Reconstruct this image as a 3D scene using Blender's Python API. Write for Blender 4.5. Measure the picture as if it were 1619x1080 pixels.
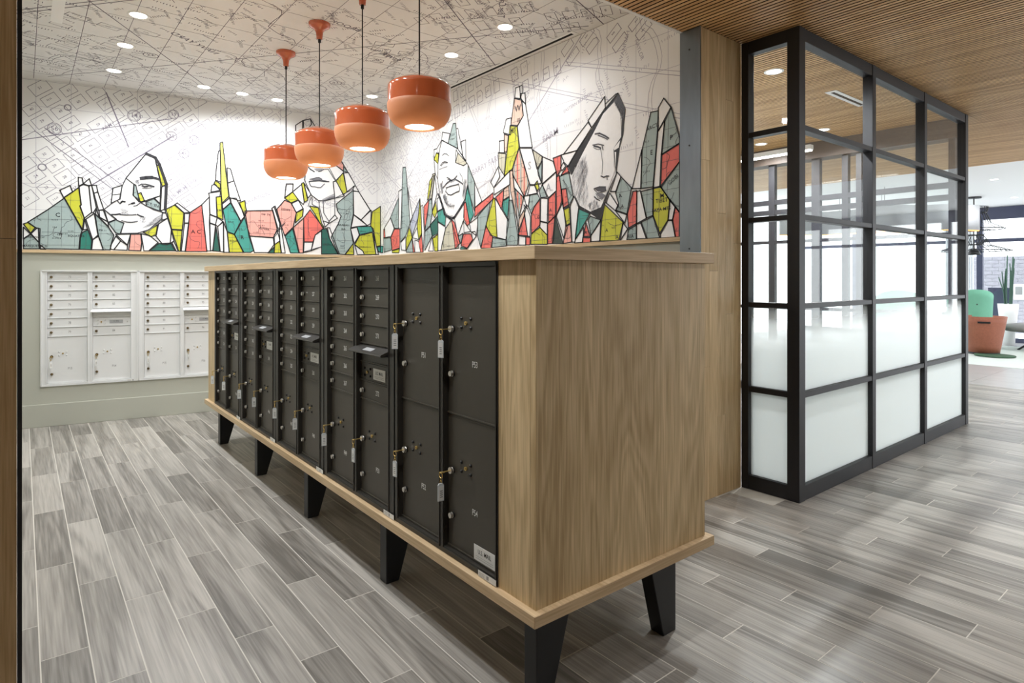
import bpy, bmesh, math, random
from mathutils import Matrix, Vector
for o in list(bpy.data.objects): bpy.data.objects.remove(o, do_unlink=True)
SC = bpy.context.scene
COL = SC.collection
R = math.radians

# ------------------------------------------------------------------ camera
cam = bpy.data.cameras.new('camera'); camo = bpy.data.objects.new('camera', cam); COL.objects.link(camo)
cam.sensor_width = 36; cam.lens = 966 / 1619 * 36; cam.shift_y = -100 / 1619; cam.clip_start = .02
camo.location = (0, 0, 1.5); camo.rotation_euler = (R(90), 0, R(-38.72))
SC.camera = camo
# ------------------------------------------------------------------ world: even overcast white
wd_ = bpy.data.worlds.new('overcast'); SC.world = wd_; wd_.use_nodes = True
bg = wd_.node_tree.nodes['Background']; bg.inputs[0].default_value = (.93, .96, 1, 1); bg.inputs[1].default_value = 3.6
SC.view_settings.view_transform = 'Standard'; SC.view_settings.look = 'None'
SC.view_settings.gamma = 1; SC.view_settings.use_curve_mapping = False
SC.view_settings.exposure = 0.15
DOWN_W, PEND_W, CORR_W, OFF_W = 70, 16, 52, 330          # lamp powers (W)

# ------------------------------------------------------------------ materials
MT = {}
def s2l(c): return tuple((v / 255 / 12.92 if v / 255 <= .04045 else ((v / 255 + .055) / 1.055) ** 2.4) for v in c)
def mat(name, rgb, rough=.5, metal=0, noise=0, scale=8, bump=0, emit=None, spec=None, coat=0, stretch=None):
    if name in MT: return MT[name]
    m = bpy.data.materials.new(name); m.use_nodes = True; nt = m.node_tree; b = nt.nodes['Principled BSDF']
    c = s2l(rgb); b.inputs['Base Color'].default_value = (*c, 1); b.inputs['Roughness'].default_value = rough; b.inputs['Metallic'].default_value = metal
    if spec is not None: b.inputs['Specular IOR Level'].default_value = spec
    if coat: b.inputs['Coat Weight'].default_value = coat; b.inputs['Coat Roughness'].default_value = .08
    if noise or bump:
        tc = nt.nodes.new('ShaderNodeTexCoord'); n = nt.nodes.new('ShaderNodeTexNoise'); n.inputs['Scale'].default_value = scale; n.inputs['Detail'].default_value = 4
        src = tc.outputs['Object']
        if stretch:
            mp = nt.nodes.new('ShaderNodeMapping'); mp.inputs['Scale'].default_value = stretch; nt.links.new(src, mp.inputs[0]); src = mp.outputs[0]
        nt.links.new(src, n.inputs['Vector'])
        if noise:
            mx = nt.nodes.new('ShaderNodeMix'); mx.data_type = 'RGBA'
            mx.inputs[6].default_value = (*[v * (1 - noise) for v in c], 1); mx.inputs[7].default_value = (*[min(1, v * (1 + noise)) for v in c], 1)
            nt.links.new(n.outputs[0], mx.inputs[0]); nt.links.new(mx.outputs[2], b.inputs['Base Color'])
        if bump:
            bp = nt.nodes.new('ShaderNodeBump'); bp.inputs['Strength'].default_value = bump; bp.inputs['Distance'].default_value = .002
            nt.links.new(n.outputs[0], bp.inputs['Height']); nt.links.new(bp.outputs[0], b.inputs['Normal'])
    if emit:
        b.inputs['Emission Color'].default_value = (*s2l(emit[:3]), 1); b.inputs['Emission Strength'].default_value = emit[3]
    MT[name] = m; return m
def wood(name, dark, light, axis=2, rough=.45, rand=.0, freq=1.0, tilevar=0.0, coat=0, amp=.07, fine=.8, fig=(9, .55), rings=34):
    """grain runs along local axis; rand offsets the figure per object"""
    m = bpy.data.materials.new(name); m.use_nodes = True; nt = m.node_tree; L = nt.links; N = nt.nodes.new; b = nt.nodes['Principled BSDF']
    b.inputs['Roughness'].default_value = rough; b.inputs['Specular IOR Level'].default_value = .35
    tc = N('ShaderNodeTexCoord'); oi = N('ShaderNodeObjectInfo')
    mul = N('ShaderNodeMath'); mul.operation = 'MULTIPLY'; mul.inputs[1].default_value = 60; L.new(oi.outputs['Random'], mul.inputs[0])
    add = N('ShaderNodeVectorMath'); add.operation = 'ADD'; L.new(tc.outputs['Object'], add.inputs[0]); L.new(mul.outputs[0], add.inputs[1])
    mp = N('ShaderNodeMapping'); sc = [fig[0] * freq] * 3; sc[axis] = fig[1] * freq; mp.inputs['Scale'].default_value = sc; L.new(add.outputs[0], mp.inputs[0])
    n1 = N('ShaderNodeTexNoise'); n1.inputs['Scale'].default_value = 1; n1.inputs['Detail'].default_value = 3; n1.inputs['Distortion'].default_value = .6; L.new(mp.outputs[0], n1.inputs['Vector'])
    ring = N('ShaderNodeMath'); ring.operation = 'MULTIPLY'; ring.inputs[1].default_value = rings; L.new(n1.outputs[0], ring.inputs[0])
    sn = N('ShaderNodeMath'); sn.operation = 'SINE'; L.new(ring.outputs[0], sn.inputs[0])
    mp2 = N('ShaderNodeMapping'); sc2 = [170 * freq] * 3; sc2[axis] = 5 * freq; mp2.inputs['Scale'].default_value = sc2; L.new(add.outputs[0], mp2.inputs[0])
    n2 = N('ShaderNodeTexNoise'); n2.inputs['Scale'].default_value = 1; n2.inputs['Detail'].default_value = 2; L.new(mp2.outputs[0], n2.inputs['Vector'])
    a1 = N('ShaderNodeMath'); a1.operation = 'MULTIPLY_ADD'; a1.inputs[1].default_value = amp; a1.inputs[2].default_value = .0; L.new(sn.outputs[0], a1.inputs[0])
    a2 = N('ShaderNodeMath'); a2.operation = 'MULTIPLY_ADD'; a2.inputs[1].default_value = fine; L.new(n2.outputs[0], a2.inputs[0]); L.new(a1.outputs[0], a2.inputs[2])
    a3 = N('ShaderNodeMath'); a3.operation = 'MULTIPLY_ADD'; a3.inputs[1].default_value = .7; L.new(n1.outputs[0], a3.inputs[0]); L.new(a2.outputs[0], a3.inputs[2])
    a4 = N('ShaderNodeMath'); a4.operation = 'MULTIPLY_ADD'; a4.inputs[1].default_value = tilevar; L.new(oi.outputs['Random'], a4.inputs[0]); L.new(a3.outputs[0], a4.inputs[2])
    cr = N('ShaderNodeValToRGB'); cr.color_ramp.elements[0].position = .45 ; cr.color_ramp.elements[1].position = 1.15 if False else 1.0
    cr.color_ramp.elements[0].color = (*s2l(dark), 1); cr.color_ramp.elements[1].color = (*s2l(light), 1)
    sub = N('ShaderNodeMath'); sub.operation = 'SUBTRACT'; sub.inputs[1].default_value = (.35 + fine * .5 - .72) + tilevar * .5; L.new(a4.outputs[0], sub.inputs[0])
    L.new(sub.outputs[0], cr.inputs[0]); L.new(cr.outputs[0], b.inputs['Base Color'])
    if coat: b.inputs['Coat Weight'].default_value = coat; b.inputs['Coat Roughness'].default_value = .25
    MT[name] = m; return m
def glass(name, frost=None, tint=(.97, .985, .98)):
    m = bpy.data.materials.new(name); m.use_nodes = True; nt = m.node_tree; L = nt.links; N = nt.nodes.new
    nt.nodes.remove(nt.nodes['Principled BSDF']); out = nt.nodes['Material Output']
    tr = N('ShaderNodeBsdfTransparent'); tr.inputs[0].default_value = (*tint, 1)
    gl = N('ShaderNodeBsdfGlossy'); gl.inputs['Roughness'].default_value = .02
    lw = N('ShaderNodeLayerWeight'); lw.inputs[0].default_value = .5
    pw = N('ShaderNodeMath'); pw.operation = 'POWER'; pw.inputs[1].default_value = 5; L.new(lw.outputs['Facing'], pw.inputs[0])
    fr = N('ShaderNodeMath'); fr.operation = 'MULTIPLY_ADD'; fr.inputs[1].default_value = .9; fr.inputs[2].default_value = .03; L.new(pw.outputs[0], fr.inputs[0])
    mx = N('ShaderNodeMixShader'); L.new(fr.outputs[0], mx.inputs[0]); L.new(tr.outputs[0], mx.inputs[1]); L.new(gl.outputs[0], mx.inputs[2])
    last = mx
    if frost:
        tc = N('ShaderNodeTexCoord'); sp = N('ShaderNodeSeparateXYZ'); L.new(tc.outputs['Object'], sp.inputs[0])
        mr = N('ShaderNodeMapRange'); mr.interpolation_type = 'SMOOTHSTEP'
        for i, v in enumerate((frost[0], frost[1], 0, frost[2])): mr.inputs[1 + i].default_value = v
        L.new(sp.outputs[2], mr.inputs[0])
        d = N('ShaderNodeBsdfDiffuse'); d.inputs[0].default_value = (.86, .9, .9, 1); t = N('ShaderNodeBsdfTranslucent'); t.inputs[0].default_value = (.93, .97, .97, 1)
        m2 = N('ShaderNodeMixShader'); m2.inputs[0].default_value = .55; L.new(d.outputs[0], m2.inputs[1]); L.new(t.outputs[0], m2.inputs[2])
        m3 = N('ShaderNodeMixShader'); L.new(mr.outputs[0], m3.inputs[0]); L.new(mx.outputs[0], m3.inputs[1]); L.new(m2.outputs[0], m3.inputs[2]); last = m3
    L.new(last.outputs[0], out.inputs[0]); MT[name] = m; return m

OAKZ = wood('oak_vertical', (172, 146, 104), (224, 199, 156), 2, fig=(4.2, .5), rings=75, amp=.09)
OAKY = wood('oak_long', (186, 158, 120), (222, 196, 158), 1)
OAKX = wood('oak_cross', (186, 158, 120), (222, 196, 158), 0)
PLANK = wood('oak_plank', (180, 150, 106), (226, 198, 154), 2, tilevar=.3)
SLATM = wood('slat_wood', (176, 134, 84), (222, 180, 126), 1, tilevar=.3)
TILE = wood('wood_look_porcelain', (110, 106, 100), (182, 177, 169), 1, rough=.32, freq=.6, tilevar=.30, amp=.10, fine=.6)
GROUT = mat('grout', (208, 204, 194), .8)
BIGTILE = mat('grey_porcelain', (176, 176, 176), .25, noise=.06, scale=3)
PAINT = mat('sage_grey_paint', (186, 187, 175), .6)
WHITE = mat('white_paint', (236, 236, 236), .6)
MURALW = mat('mural_paper', (240, 240, 240), .55)
CEILW = mat('ceiling_paper', (226, 225, 224), .6)
BRONZE = mat('dark_bronze_metal', (66, 61, 52), .42, .0, noise=.12, scale=300, bump=.15)
BRONZEF = mat('dark_bronze_frame', (46, 43, 38), .4, noise=.1, scale=300)
WHITEM = mat('white_enamel', (226, 227, 226), .4)
BLACK = mat('black_stain', (18, 18, 20), .4, noise=.3, scale=20)
BLACKM = mat('black_steel', (27, 26, 30), .5, noise=.15, scale=60)
STEEL = mat('blackened_steel', (122, 130, 138), .34, .8, noise=.25, scale=14, stretch=(1, 1, .2))
DARKGAP = mat('shadow_black', (10, 9, 8), .9)
NICKEL = mat('satin_nickel', (205, 200, 192), .3, .9)
BRASS = mat('brass', (218, 186, 112), .3, .85)
ORANGE = mat('orange_gloss', (198, 98, 58), .16, coat=.8)
ORANGE2 = mat('orange_satin', (216, 140, 96), .5)
CORD = mat('black_cord', (16, 16, 16), .6)
INK = mat('white_ink', (235, 235, 230), .6)
GINK = mat('grey_ink', (150, 150, 150), .6)
BINK = mat('black_ink', (20, 20, 24), .6)
LABEL = mat('label_white', (226, 226, 222), .5)
LABELG = mat('label_grey', (176, 178, 180), .4)
TAGM = mat('clear_tag', (214, 220, 222), .2)
LAMPON = mat('lamp_glow', (255, 255, 255), emit=(255, 252, 245, 9))
LAMPP = mat('pendant_glow', (255, 255, 255), emit=(255, 246, 232, 7))
GLASSF = glass('glass_frost_gradient', (1.36, .95, .93))
GLASSC = glass('clear_glass')

# ------------------------------------------------------------------ mesh helpers
class MB:
    def __init__(s): s.v = []; s.f = []; s.m = []; s.mats = []
    def mi(s, m):
        if m not in s.mats: s.mats.append(m)
        return s.mats.index(m)
    def box(s, x0, x1, y0, y1, z0, z1, m):
        n = len(s.v); i = s.mi(m)
        s.v += [(x, y, z) for z in (z0, z1) for y in (y0, y1) for x in (x0, x1)]
        for f in ((0, 2, 3, 1), (4, 5, 7, 6), (0, 1, 5, 4), (2, 6, 7, 3), (0, 4, 6, 2), (1, 3, 7, 5)): s.f.append([n + k for k in f]); s.m.append(i)
        return s
    def poly(s, pts, m):
        n = len(s.v); s.v += [tuple(p) for p in pts]; s.f.append(list(range(n, n + len(pts)))); s.m.append(s.mi(m)); return s
    def prism(s, prof, a, b, m, axis=0):
        """profile in the two other axes (cyclic order), extruded from a to b along axis"""
        n = len(s.v); k = len(prof); i = s.mi(m)
        for t in (a, b):
            for p in prof:
                q = [0, 0, 0]; q[axis] = t; q[(axis + 1) % 3] = p[0]; q[(axis + 2) % 3] = p[1]; s.v.append(tuple(q))
        s.f.append(list(range(n + k - 1, n - 1, -1))); s.f.append(list(range(n + k, n + 2 * k))); s.m += [i, i]
        for j in range(k): s.f.append([n + j, n + (j + 1) % k, n + k + (j + 1) % k, n + k + j]); s.m.append(i)
        return s
    def lathe(s, prof, m, c=(0, 0, 0), seg=32, cap0=False, cap1=False):
        """profile of (radius, z, [mat]) around z"""
        n = len(s.v)
        for p in prof:
            for j in range(seg):
                a = 2 * math.pi * j / seg; s.v.append((c[0] + p[0] * math.cos(a), c[1] + p[0] * math.sin(a), c[2] + p[1]))
        for r in range(len(prof) - 1):
            i = s.mi(prof[r][2] if len(prof[r]) > 2 else m)
            for j in range(seg): s.f.append([n + r * seg + j, n + r * seg + (j + 1) % seg, n + (r + 1) * seg + (j + 1) % seg, n + (r + 1) * seg + j]); s.m.append(i)
        i = s.mi(m)
        if cap0: s.f.append([n + j for j in range(seg - 1, -1, -1)]); s.m.append(i)
        if cap1: s.f.append([n + (len(prof) - 1) * seg + j for j in range(seg)]); s.m.append(i)
        return s
    def cyl(s, p0, p1, r, m, seg=12, r1=None):
        p0, p1 = Vector(p0), Vector(p1); d = (p1 - p0).normalized(); u = d.orthogonal().normalized(); w = d.cross(u); n = len(s.v); i = s.mi(m)
        for p, rr in ((p0, r), (p1, r if r1 is None else r1)):
            for j in range(seg):
                a = 2 * math.pi * j / seg; s.v.append(tuple(p + (u * math.cos(a) + w * math.sin(a)) * rr))
        for j in range(seg): s.f.append([n + j, n + (j + 1) % seg, n + seg + (j + 1) % seg, n + seg + j]); s.m.append(i)
        s.f.append([n + j for j in range(seg - 1, -1, -1)]); s.f.append([n + seg + j for j in range(seg)]); s.m += [i, i]
        return s
    def tube(s, pts, r, m, seg=6, closed=False):
        pts = [Vector(p) for p in pts]; n = len(s.v); i = s.mi(m); K = len(pts); u = None
        for k, p in enumerate(pts):
            a = pts[k - 1] if (k or closed) else p; b = pts[(k + 1) % K] if (k < K - 1 or closed) else p
            d = (b - a).normalized()
            u = d.orthogonal().normalized() if u is None else (u - d * u.dot(d)).normalized(); w = d.cross(u)
            for j in range(seg):
                t = 2 * math.pi * j / seg; s.v.append(tuple(p + (u * math.cos(t) + w * math.sin(t)) * r))
        for k in range(K if closed else K - 1):
            for j in range(seg): s.f.append([n + k * seg + j, n + k * seg + (j + 1) % seg, n + ((k + 1) % K) * seg + (j + 1) % seg, n + ((k + 1) % K) * seg + j]); s.m.append(i)
        return s
    def line(s, p, q, w, y, m):
        """flat printed stroke in the local x,z plane at depth y"""
        dx, dz = q[0] - p[0], q[1] - p[1]; l = math.hypot(dx, dz) or 1e-9; ex, ez = dx / l * w * .35, dz / l * w * .35; nx, nz = -dz / l * w / 2, dx / l * w / 2
        n = len(s.v); a = (p[0] - ex, p[1] - ez); b = (q[0] + ex, q[1] + ez)
        s.v += [(a[0] - nx, y, a[1] - nz), (b[0] - nx, y, b[1] - nz), (b[0] + nx, y, b[1] + nz), (a[0] + nx, y, a[1] + nz)]
        s.f.append([n, n + 1, n + 2, n + 3]); s.m.append(s.mi(m)); return s
    def path(s, pts, w, y, m, closed=False):
        for k in range(len(pts) - (0 if closed else 1)): s.line(pts[k], pts[(k + 1) % len(pts)], w, y, m)
        return s
    def text(s, t, size, x, z, y, m, ang=0, align='CENTER', squeeze=1.0):
        vs, fs = text_geo(t, align); n = len(s.v); i = s.mi(m); ca, sa = math.cos(ang), math.sin(ang)
        for a, b in vs:
            a *= size * squeeze; b *= size; s.v.append((x + a * ca - b * sa, y, z + a * sa + b * ca))
        for f in fs: s.f.append([n + k for k in f]); s.m.append(i)
        return s
    def mesh(s, name, smooth=False):
        me = bpy.data.meshes.new(name); me.from_pydata(s.v, [], s.f)
        for m in s.mats: me.materials.append(m)
        me.polygons.foreach_set('material_index', s.m)
        if smooth: me.polygons.foreach_set('use_smooth', [True] * len(s.f))
        me.update(); return me
    def build(s, name, parent=None, smooth=False, **kw):
        return ob(name, s.mesh(name, smooth), parent, **kw)
_tx = {}
def text_geo(t, align='CENTER'):
    if (t, align) in _tx: return _tx[t, align]
    c = bpy.data.curves.new('t', 'FONT'); c.body = t; c.align_x = align; c.align_y = 'CENTER'; c.offset = .005; c.resolution_u = 2; c.size = 1
    o = bpy.data.objects.new('t', c); COL.objects.link(o); dg = bpy.context.evaluated_depsgraph_get(); me = o.evaluated_get(dg).to_mesh()
    r = ([(v.co.x, v.co.y) for v in me.vertices], [list(p.vertices) for p in me.polygons]); bpy.data.objects.remove(o, do_unlink=True); bpy.data.curves.remove(c)
    _tx[t, align] = r; return r
def ob(name, data, parent=None, loc=None, rot=None, label=None, cat=None, group=None, kind=None):
    o = bpy.data.objects.new(name, data); COL.objects.link(o)
    if parent: o.parent = parent
    if loc: o.location = loc
    if rot: o.rotation_euler = rot
    for k, v in (('label', label), ('category', cat), ('group', group), ('kind', kind)):
        if v: o[k] = v
    return o
def thing(name, label, cat, loc=(0, 0, 0), rz=0, group=None, kind=None):
    return ob(name, None, None, loc, (0, 0, rz), label, cat, group, kind)
def bevel(o, w=.003, seg=2):
    b = o.modifiers.new('bevel', 'BEVEL'); b.width = w; b.segments = seg; b.limit_method = 'ANGLE'; return o
def spot(name, loc, w, size=150, blend=.5, rad=.04, col=(1, .98, .96), parent=None, rot=(0, 0, 0)):
    l = bpy.data.lights.new(name, 'SPOT'); l.energy = w; l.spot_size = R(size); l.spot_blend = blend; l.shadow_soft_size = rad; l.color = col
    o = bpy.data.objects.new(name, l); COL.objects.link(o); o.location = loc; o.rotation_euler = rot
    if parent: o.parent = parent
    return o

# ================================================================== the setting
ZC, ZS = 3.5, 3.185                     # mural-room ceiling, slat ceiling
# ---- floor of wood-look planks laid along Y
PX, PY, G = .1588, .95, .0047
floor = MB().box(-1.5, 10.5, -2.2, 8.4, -.06, -.0005, GROUT).build('floor', label='grey wood-look plank tile floor with pale grout lines', kind='structure')
fxv, fyv = math.sin(R(38.72)), math.cos(R(38.72))
def px(p):
    d = p[0] * fxv + p[1] * fyv
    if d < .2: return None
    return 809.5 + 966 * (p[0] * fyv - p[1] * fxv) / d, 440 + 966 * (1.5 - p[2]) / d, d
tiles = []
for i in range(-8, 66):
    x0 = .055 + i * PX; j0 = 3.02 - i * PY / 3
    k0 = int(math.floor((-2.2 - j0) / PY)); k1 = int(math.ceil((8.4 - j0) / PY))
    for k in range(k0, k1):
        ya, yb = max(-2.2, j0 + k * PY), min(8.4, j0 + (k + 1) * PY); xa, xb = x0, min(x0 + PX, 10.5)
        if yb - ya < .05 or xa > 10.45: continue
        cx, cy = (xa + xb) / 2, (ya + yb) / 2
        if cx > 3.6 and cx < 4.05 and cy > 2.45: continue
        if cy > 8.35 - .18 * max(cx, 0) and cx < 3.6: continue
        q = px((cx, cy, 0)); hid = cx < -.1 and cy > 2.2
        score = 0
        if q and -90 < q[0] < 1720 and q[1] < 1160 and not hid: score = 1 / q[2] ** 2
        if 4.1 < cx < 7.6 and cy > 2.1: score *= .01
        if cx > 2.3 and cx < 3.6 and cy > 2.9: score *= .05
        tiles.append((score, xa, xb, ya, yb))
tiles.sort(reverse=True)
std = MB().box(-PX / 2 + G / 2, PX / 2 - G / 2, -PY / 2 + G / 2, PY / 2 - G / 2, -.0085, 0, TILE).mesh('floor_tile')
rest = MB()
for n, (sc_, xa, xb, ya, yb) in enumerate(tiles):
    if n < 300 and sc_ > 0:
        full = abs(xb - xa - PX) < 1e-4 and abs(yb - ya - PY) < 1e-4
        me = std if full else MB().box(-(xb - xa) / 2 + G / 2, (xb - xa) / 2 - G / 2, -(yb - ya) / 2 + G / 2, (yb - ya) / 2 - G / 2, -.0085, 0, TILE).mesh('floor_tile')
        ob('floor_tile', me, floor, ((xa + xb) / 2, (ya + yb) / 2, 0))
    else: rest.box(xa + G / 2, xb - G / 2, ya + G / 2, yb - G / 2, -.0085, 0, TILE)
rest.build('floor_tile_field', floor, kind='stuff')
# lobby floor: large grey tiles
lf = MB().box(10.5, 19, -6, 9, -.06, -.004, GROUT).build('floor', label='large pale grey tile floor of the bright lobby beyond', kind='structure')
bt = MB().box(.002, .598, .002, 1.198, -.006, 0, BIGTILE).mesh('floor_tile')
far = MB()
for i in range(14):
    for j in range(-5, 8):
        x, y = 10.5 + i * .6, j * 1.2 + .35
        if y < -6 or y > 7.7: continue
        if i < 10 and 1.4 < y + .6 < 5.4: ob('floor_tile', bt, lf, (x, y, 0))
        else: far.box(x + .002, x + .598, y + .002, y + 1.198, -.006, 0, BIGTILE)
far.build('floor_tile_field', lf, kind='stuff')

# ---- walls of the mail room
WROT = R(-10.2598)
wb = MB().box(-.4, .149, 0, .2, 0, 1.772, PAINT).box(1.831, 3.75, 0, .2, 0, 1.772, PAINT).box(.149, 1.831, 0, .2, 0, .406, PAINT).box(.149, 1.831, 0, .2, 1.58, 1.772, PAINT).box(.149, 1.831, .12, .2, .406, 1.58, PAINT).box(-.4, 3.75, 0, .2, 1.772, 3.62, MURALW).build('wall_back', loc=(0, 7.8, 0), rot=(0, 0, WROT), label='mail room back wall, sage grey below and papered white above', kind='structure')
bevel(MB().box(-.3, 3.63, -.013, 0, 0, .2275, PAINT).build('baseboard_back', loc=(0, 7.8, 0), rot=(0, 0, WROT), label='tall painted baseboard along the back wall', kind='structure'), .004)
MB().box(-.3, 3.62, -.03, 0, 1.757, 1.787, OAKX).build('trim_1', loc=(0, 7.8, 0), rot=(0, 0, WROT), label='oak ledge strip under the back wall mural', kind='structure')
MB().box(3.58, 4.0, 2.56, 8.0, 0, 1.772, PAINT).box(3.58, 4.0, 2.56, 8.0, 1.772, 3.62, MURALW).build('wall_right', label='long right wall of the mail room, papered above the ledge', kind='structure')
MB().box(3.55, 3.58, 2.56, 7.13, 1.757, 1.787, OAKY).build('trim_2', label='oak ledge strip under the right wall mural', kind='structure')
MB().box(-.5, -.3, 2.56, 8.0, 0, 3.62, PAINT).build('wall_left', label='plain left side wall of the mail room', kind='structure')
# ---- portal: timber clad pier and jamb with blackened steel liners
pier = MB().box(3.545, 4.03, 2.412, 2.556, 0, ZS, DARKGAP).build('wall_pier', label='oak planked pier between mail room and glass box', kind='structure')
def planks(parent, x0, x1, y0, y1, joints, w):
    n = round((x1 - x0) / w)
    for i in range(n):
        a, b = x0 + i * (x1 - x0) / n, x0 + (i + 1) * (x1 - x0) / n; js = [0] + list(joints[i % len(joints)]) + [ZS]
        for k in range(len(js) - 1):
            h = js[k + 1] - js[k]
            ob('plank', MB().box(-(b - a) / 2 + .0006, (b - a) / 2 - .0006, y0, y1, .0008, h - .0008, PLANK).mesh('plank'), parent, ((a + b) / 2, 0, js[k]))
planks(pier, 3.542, 4.031, 2.397, 2.411, [(.9, 2.3), (1.55,), (.55, 1.95), (1.25, 2.75), (1.75,)], .098)
sp_ = MB().box(3.53, 3.541, 2.396, 2.557, 0, ZS, STEEL)
for z in (.3, 1.0, 1.7, 2.4, 3.05): sp_.cyl((3.531, 2.48, z), (3.527, 2.48, z), .006, BLACK)
sp_.build('trim_3', label='blackened steel liner on the oak pier', kind='structure')
jamb = MB().box(-1.5, -.014, 2.412, 2.556, 0, ZC + .1, DARKGAP).build('wall_jamb', label='dark oak planked wall at the left edge of the opening', kind='structure')
planks(jamb, -.61, -.0125, 2.397, 2.411, [(1.0, 2.5), (1.3,), (.7, 2.1), (1.9,), (1.62,)], .12)
MB().box(-.012, 0, 2.395, 2.557, 0, ZC, BLACKM).build('trim_4', label='black steel liner edge beside the left oak planks', kind='structure')
MB().box(-1.5, -.61, 2.395, 2.411, 0, ZC, PLANK).build('wall_jamb', label='oak wall further left of the opening', kind='structure')
# ---- ceilings
ceil = MB().box(-.5, 3.75, 2.56, 8.2, ZC, ZC + .12, CEILW).build('ceiling', label='mail room ceiling papered with an old street map', kind='structure')
MB().box(0, 3.58, 2.535, 2.56, ZS - .002, ZC + .12, WHITE).build('trim_5', label='thin white edge between slat ceiling and map ceiling', kind='structure')
slc = MB().box(-1.5, 11.2, -2.2, 2.535, ZS + .024, ZS + .1, DARKGAP).box(4.03, 11.2, 2.535, 8.2, ZS + .024, ZS + .1, DARKGAP).build('ceiling', label='ceiling of narrow oak slats with black gaps', kind='structure')
def slat_into(m, x, a, b, z):
    # oak veneer face on a black core
    return m.box(x - .0138, x + .0138, a, b, z, z + .0015, SLATM).box(x - .0135, x + .0135, a, b, z + .0015, z + .025, DARKGAP)
def slat(len0, len1): return slat_into(MB(), 0, len0, len1, 0).mesh('slat')
sA, sB, sC = slat(-2.2, 2.534), slat(-2.2, 2.395), slat(-2.2, 8.2)
hid = MB(); x = -1.48
while x < 11.18:
    if x < 2.5: slat_into(hid, x, -2.2, 2.534, ZS)
    else: ob('slat', sA if x < 3.53 else sB if x < 4.03 else sC, slc, (x, 0, ZS))
    x += .0412
hid.build('slat_field', slc, kind='stuff')
MB().box(11.2, 18.3, -6, 9, ZS + .01, ZS + .15, WHITE).build('ceiling', label='smooth white ceiling of the bright lobby', kind='structure')

# ---- corridor the camera stands in
MB().box(-1.5, 9.0, -2.35, -2.2, 0, ZS + .1, WHITE).build('wall_front', label='white corridor wall behind the camera', kind='structure')
MB().box(-1.65, -1.5, -2.35, 2.56, 0, ZS + .1, PLANK).build('wall_left', label='oak corridor wall left of the camera', kind='structure')

# ================================================================== mail island
X0, X1, Y0, Y1 = 1.309, 2.335, 1.514, 6.160
BX0, BX1, BY0, BY1 = 1.337, 2.303, 1.54, 6.132
ZP0, ZP1, ZT0, ZT1 = .348, .389, 1.563, 1.608
MY0, MY1 = 1.745, 5.885                         # mailbox bay between the end stiles
isl = thing('mail_island', 'long oak mailbox island on black tapered legs', 'mail island', (0, 0, 0))
ct = bevel(MB().box(X0, X1, Y0 + .0015, Y1, ZT0, ZT1, OAKY).build('counter_top', isl), .002)
MB().box(X0 + .001, X1 - .001, Y0, Y0 + .0015, ZT0 + .001, ZT1 - .001, OAKX).build('edge_band', ct)
pb = bevel(MB().box(X0, X1, Y0 + .0015, Y1, ZP0, ZP1, OAKY).build('plinth_board', isl), .002)
MB().box(X0 + .001, X1 - .001, Y0, Y0 + .0015, ZP0 + .001, ZP1 - .001, OAKX).build('edge_band', pb)
bevel(MB().box(BX0, BX1, BY0, BY0 + .03, ZP1, ZT0, OAKZ).build('end_panel', isl), .0015)
MB().box(BX0, BX1, BY1 - .03, BY1, ZP1, ZT0, OAKZ).build('end_panel', isl)
for ya, yb in ((BY0 + .03, MY0), (MY1, BY1 - .03)):
    MB().box(BX0, BX0 + .03, ya, yb, ZP1, ZT0, OAKZ).build('stile', isl)
    MB().box(BX1 - .03, BX1, ya, yb, ZP1, ZT0, OAKZ).build('stile', isl)
MB().box(BX0 + .11, BX1 - .03, BY0 + .03, BY1 - .03, ZP1, ZT0, BLACK).box(BX1 - .03, BX1, MY0, MY1, ZP1, ZT0, BRONZE).build('core', isl)
def leg(yc, right):
    # outer face vertical, inner face slanting: wide under the plinth, narrow at the floor
    if not right: prof = [(0, 1.39), (0, 1.46), (ZP0, 1.565), (ZP0, 1.39)]
    else: prof = [(0, 2.177), (ZP0, 2.177), (ZP0, 2.0), (0, 2.094)]
    m = MB().prism(prof, yc, yc + .068, BLACK, axis=1).cyl((1.42 if not right else 2.14, yc + .034, -.0), (1.42 if not right else 2.14, yc + .034, .012), .024, BLACK)
    bevel(m.build('leg', isl), .004)
for yc in (1.597, 2.717, 3.769, 4.82, 5.935):
    leg(yc, False); leg(yc, True)

# ================================================================== mailbox units
_mc = {}
def shared(key, fn):
    if key not in _mc: _mc[key] = fn()
    return _mc[key]
ROW, RB = .094, .027
def lock_mesh(body, r=.0105, L=.016):
    return MB().lathe([(r * .2, -L - .001, NICKEL), (r, -L, NICKEL), (r, -L * .45, NICKEL), (r * 1.18, -L * .4, body), (r * 1.18, 0, body)], NICKEL, seg=14)
def ydisc(prof, seg=14):
    """lathe profile (r, y) turned around the local y axis"""
    m = MB(); n = 0
    for p in prof:
        for j in range(seg):
            a = 2 * math.pi * j / seg; m.v.append((p[0] * math.cos(a), p[1], p[0] * math.sin(a)))
    for k in range(len(prof) - 1):
        i = m.mi(prof[k][2])
        for j in range(seg): m.f.append([k * seg + j, k * seg + (j + 1) % seg, (k + 1) * seg + (j + 1) % seg, (k + 1) * seg + j]); m.m.append(i)
    m.f.append(list(range(seg))); m.m.append(m.mi(prof[0][2])); return m
class Style: pass
DK = Style(); DK.n = 'd'; DK.door = BRONZE; DK.frame = BRONZEF; DK.ink = INK; DK.lock = NICKEL; DK.lockb = DARKGAP; DK.lab = LABEL
WT = Style(); WT.n = 'w'; WT.door = WHITEM; WT.frame = WHITEM; WT.ink = GINK; WT.lock = mat('aged_brass', (120, 104, 78), .35, .8); WT.lockb = WT.lock; WT.lab = LABELG
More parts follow.
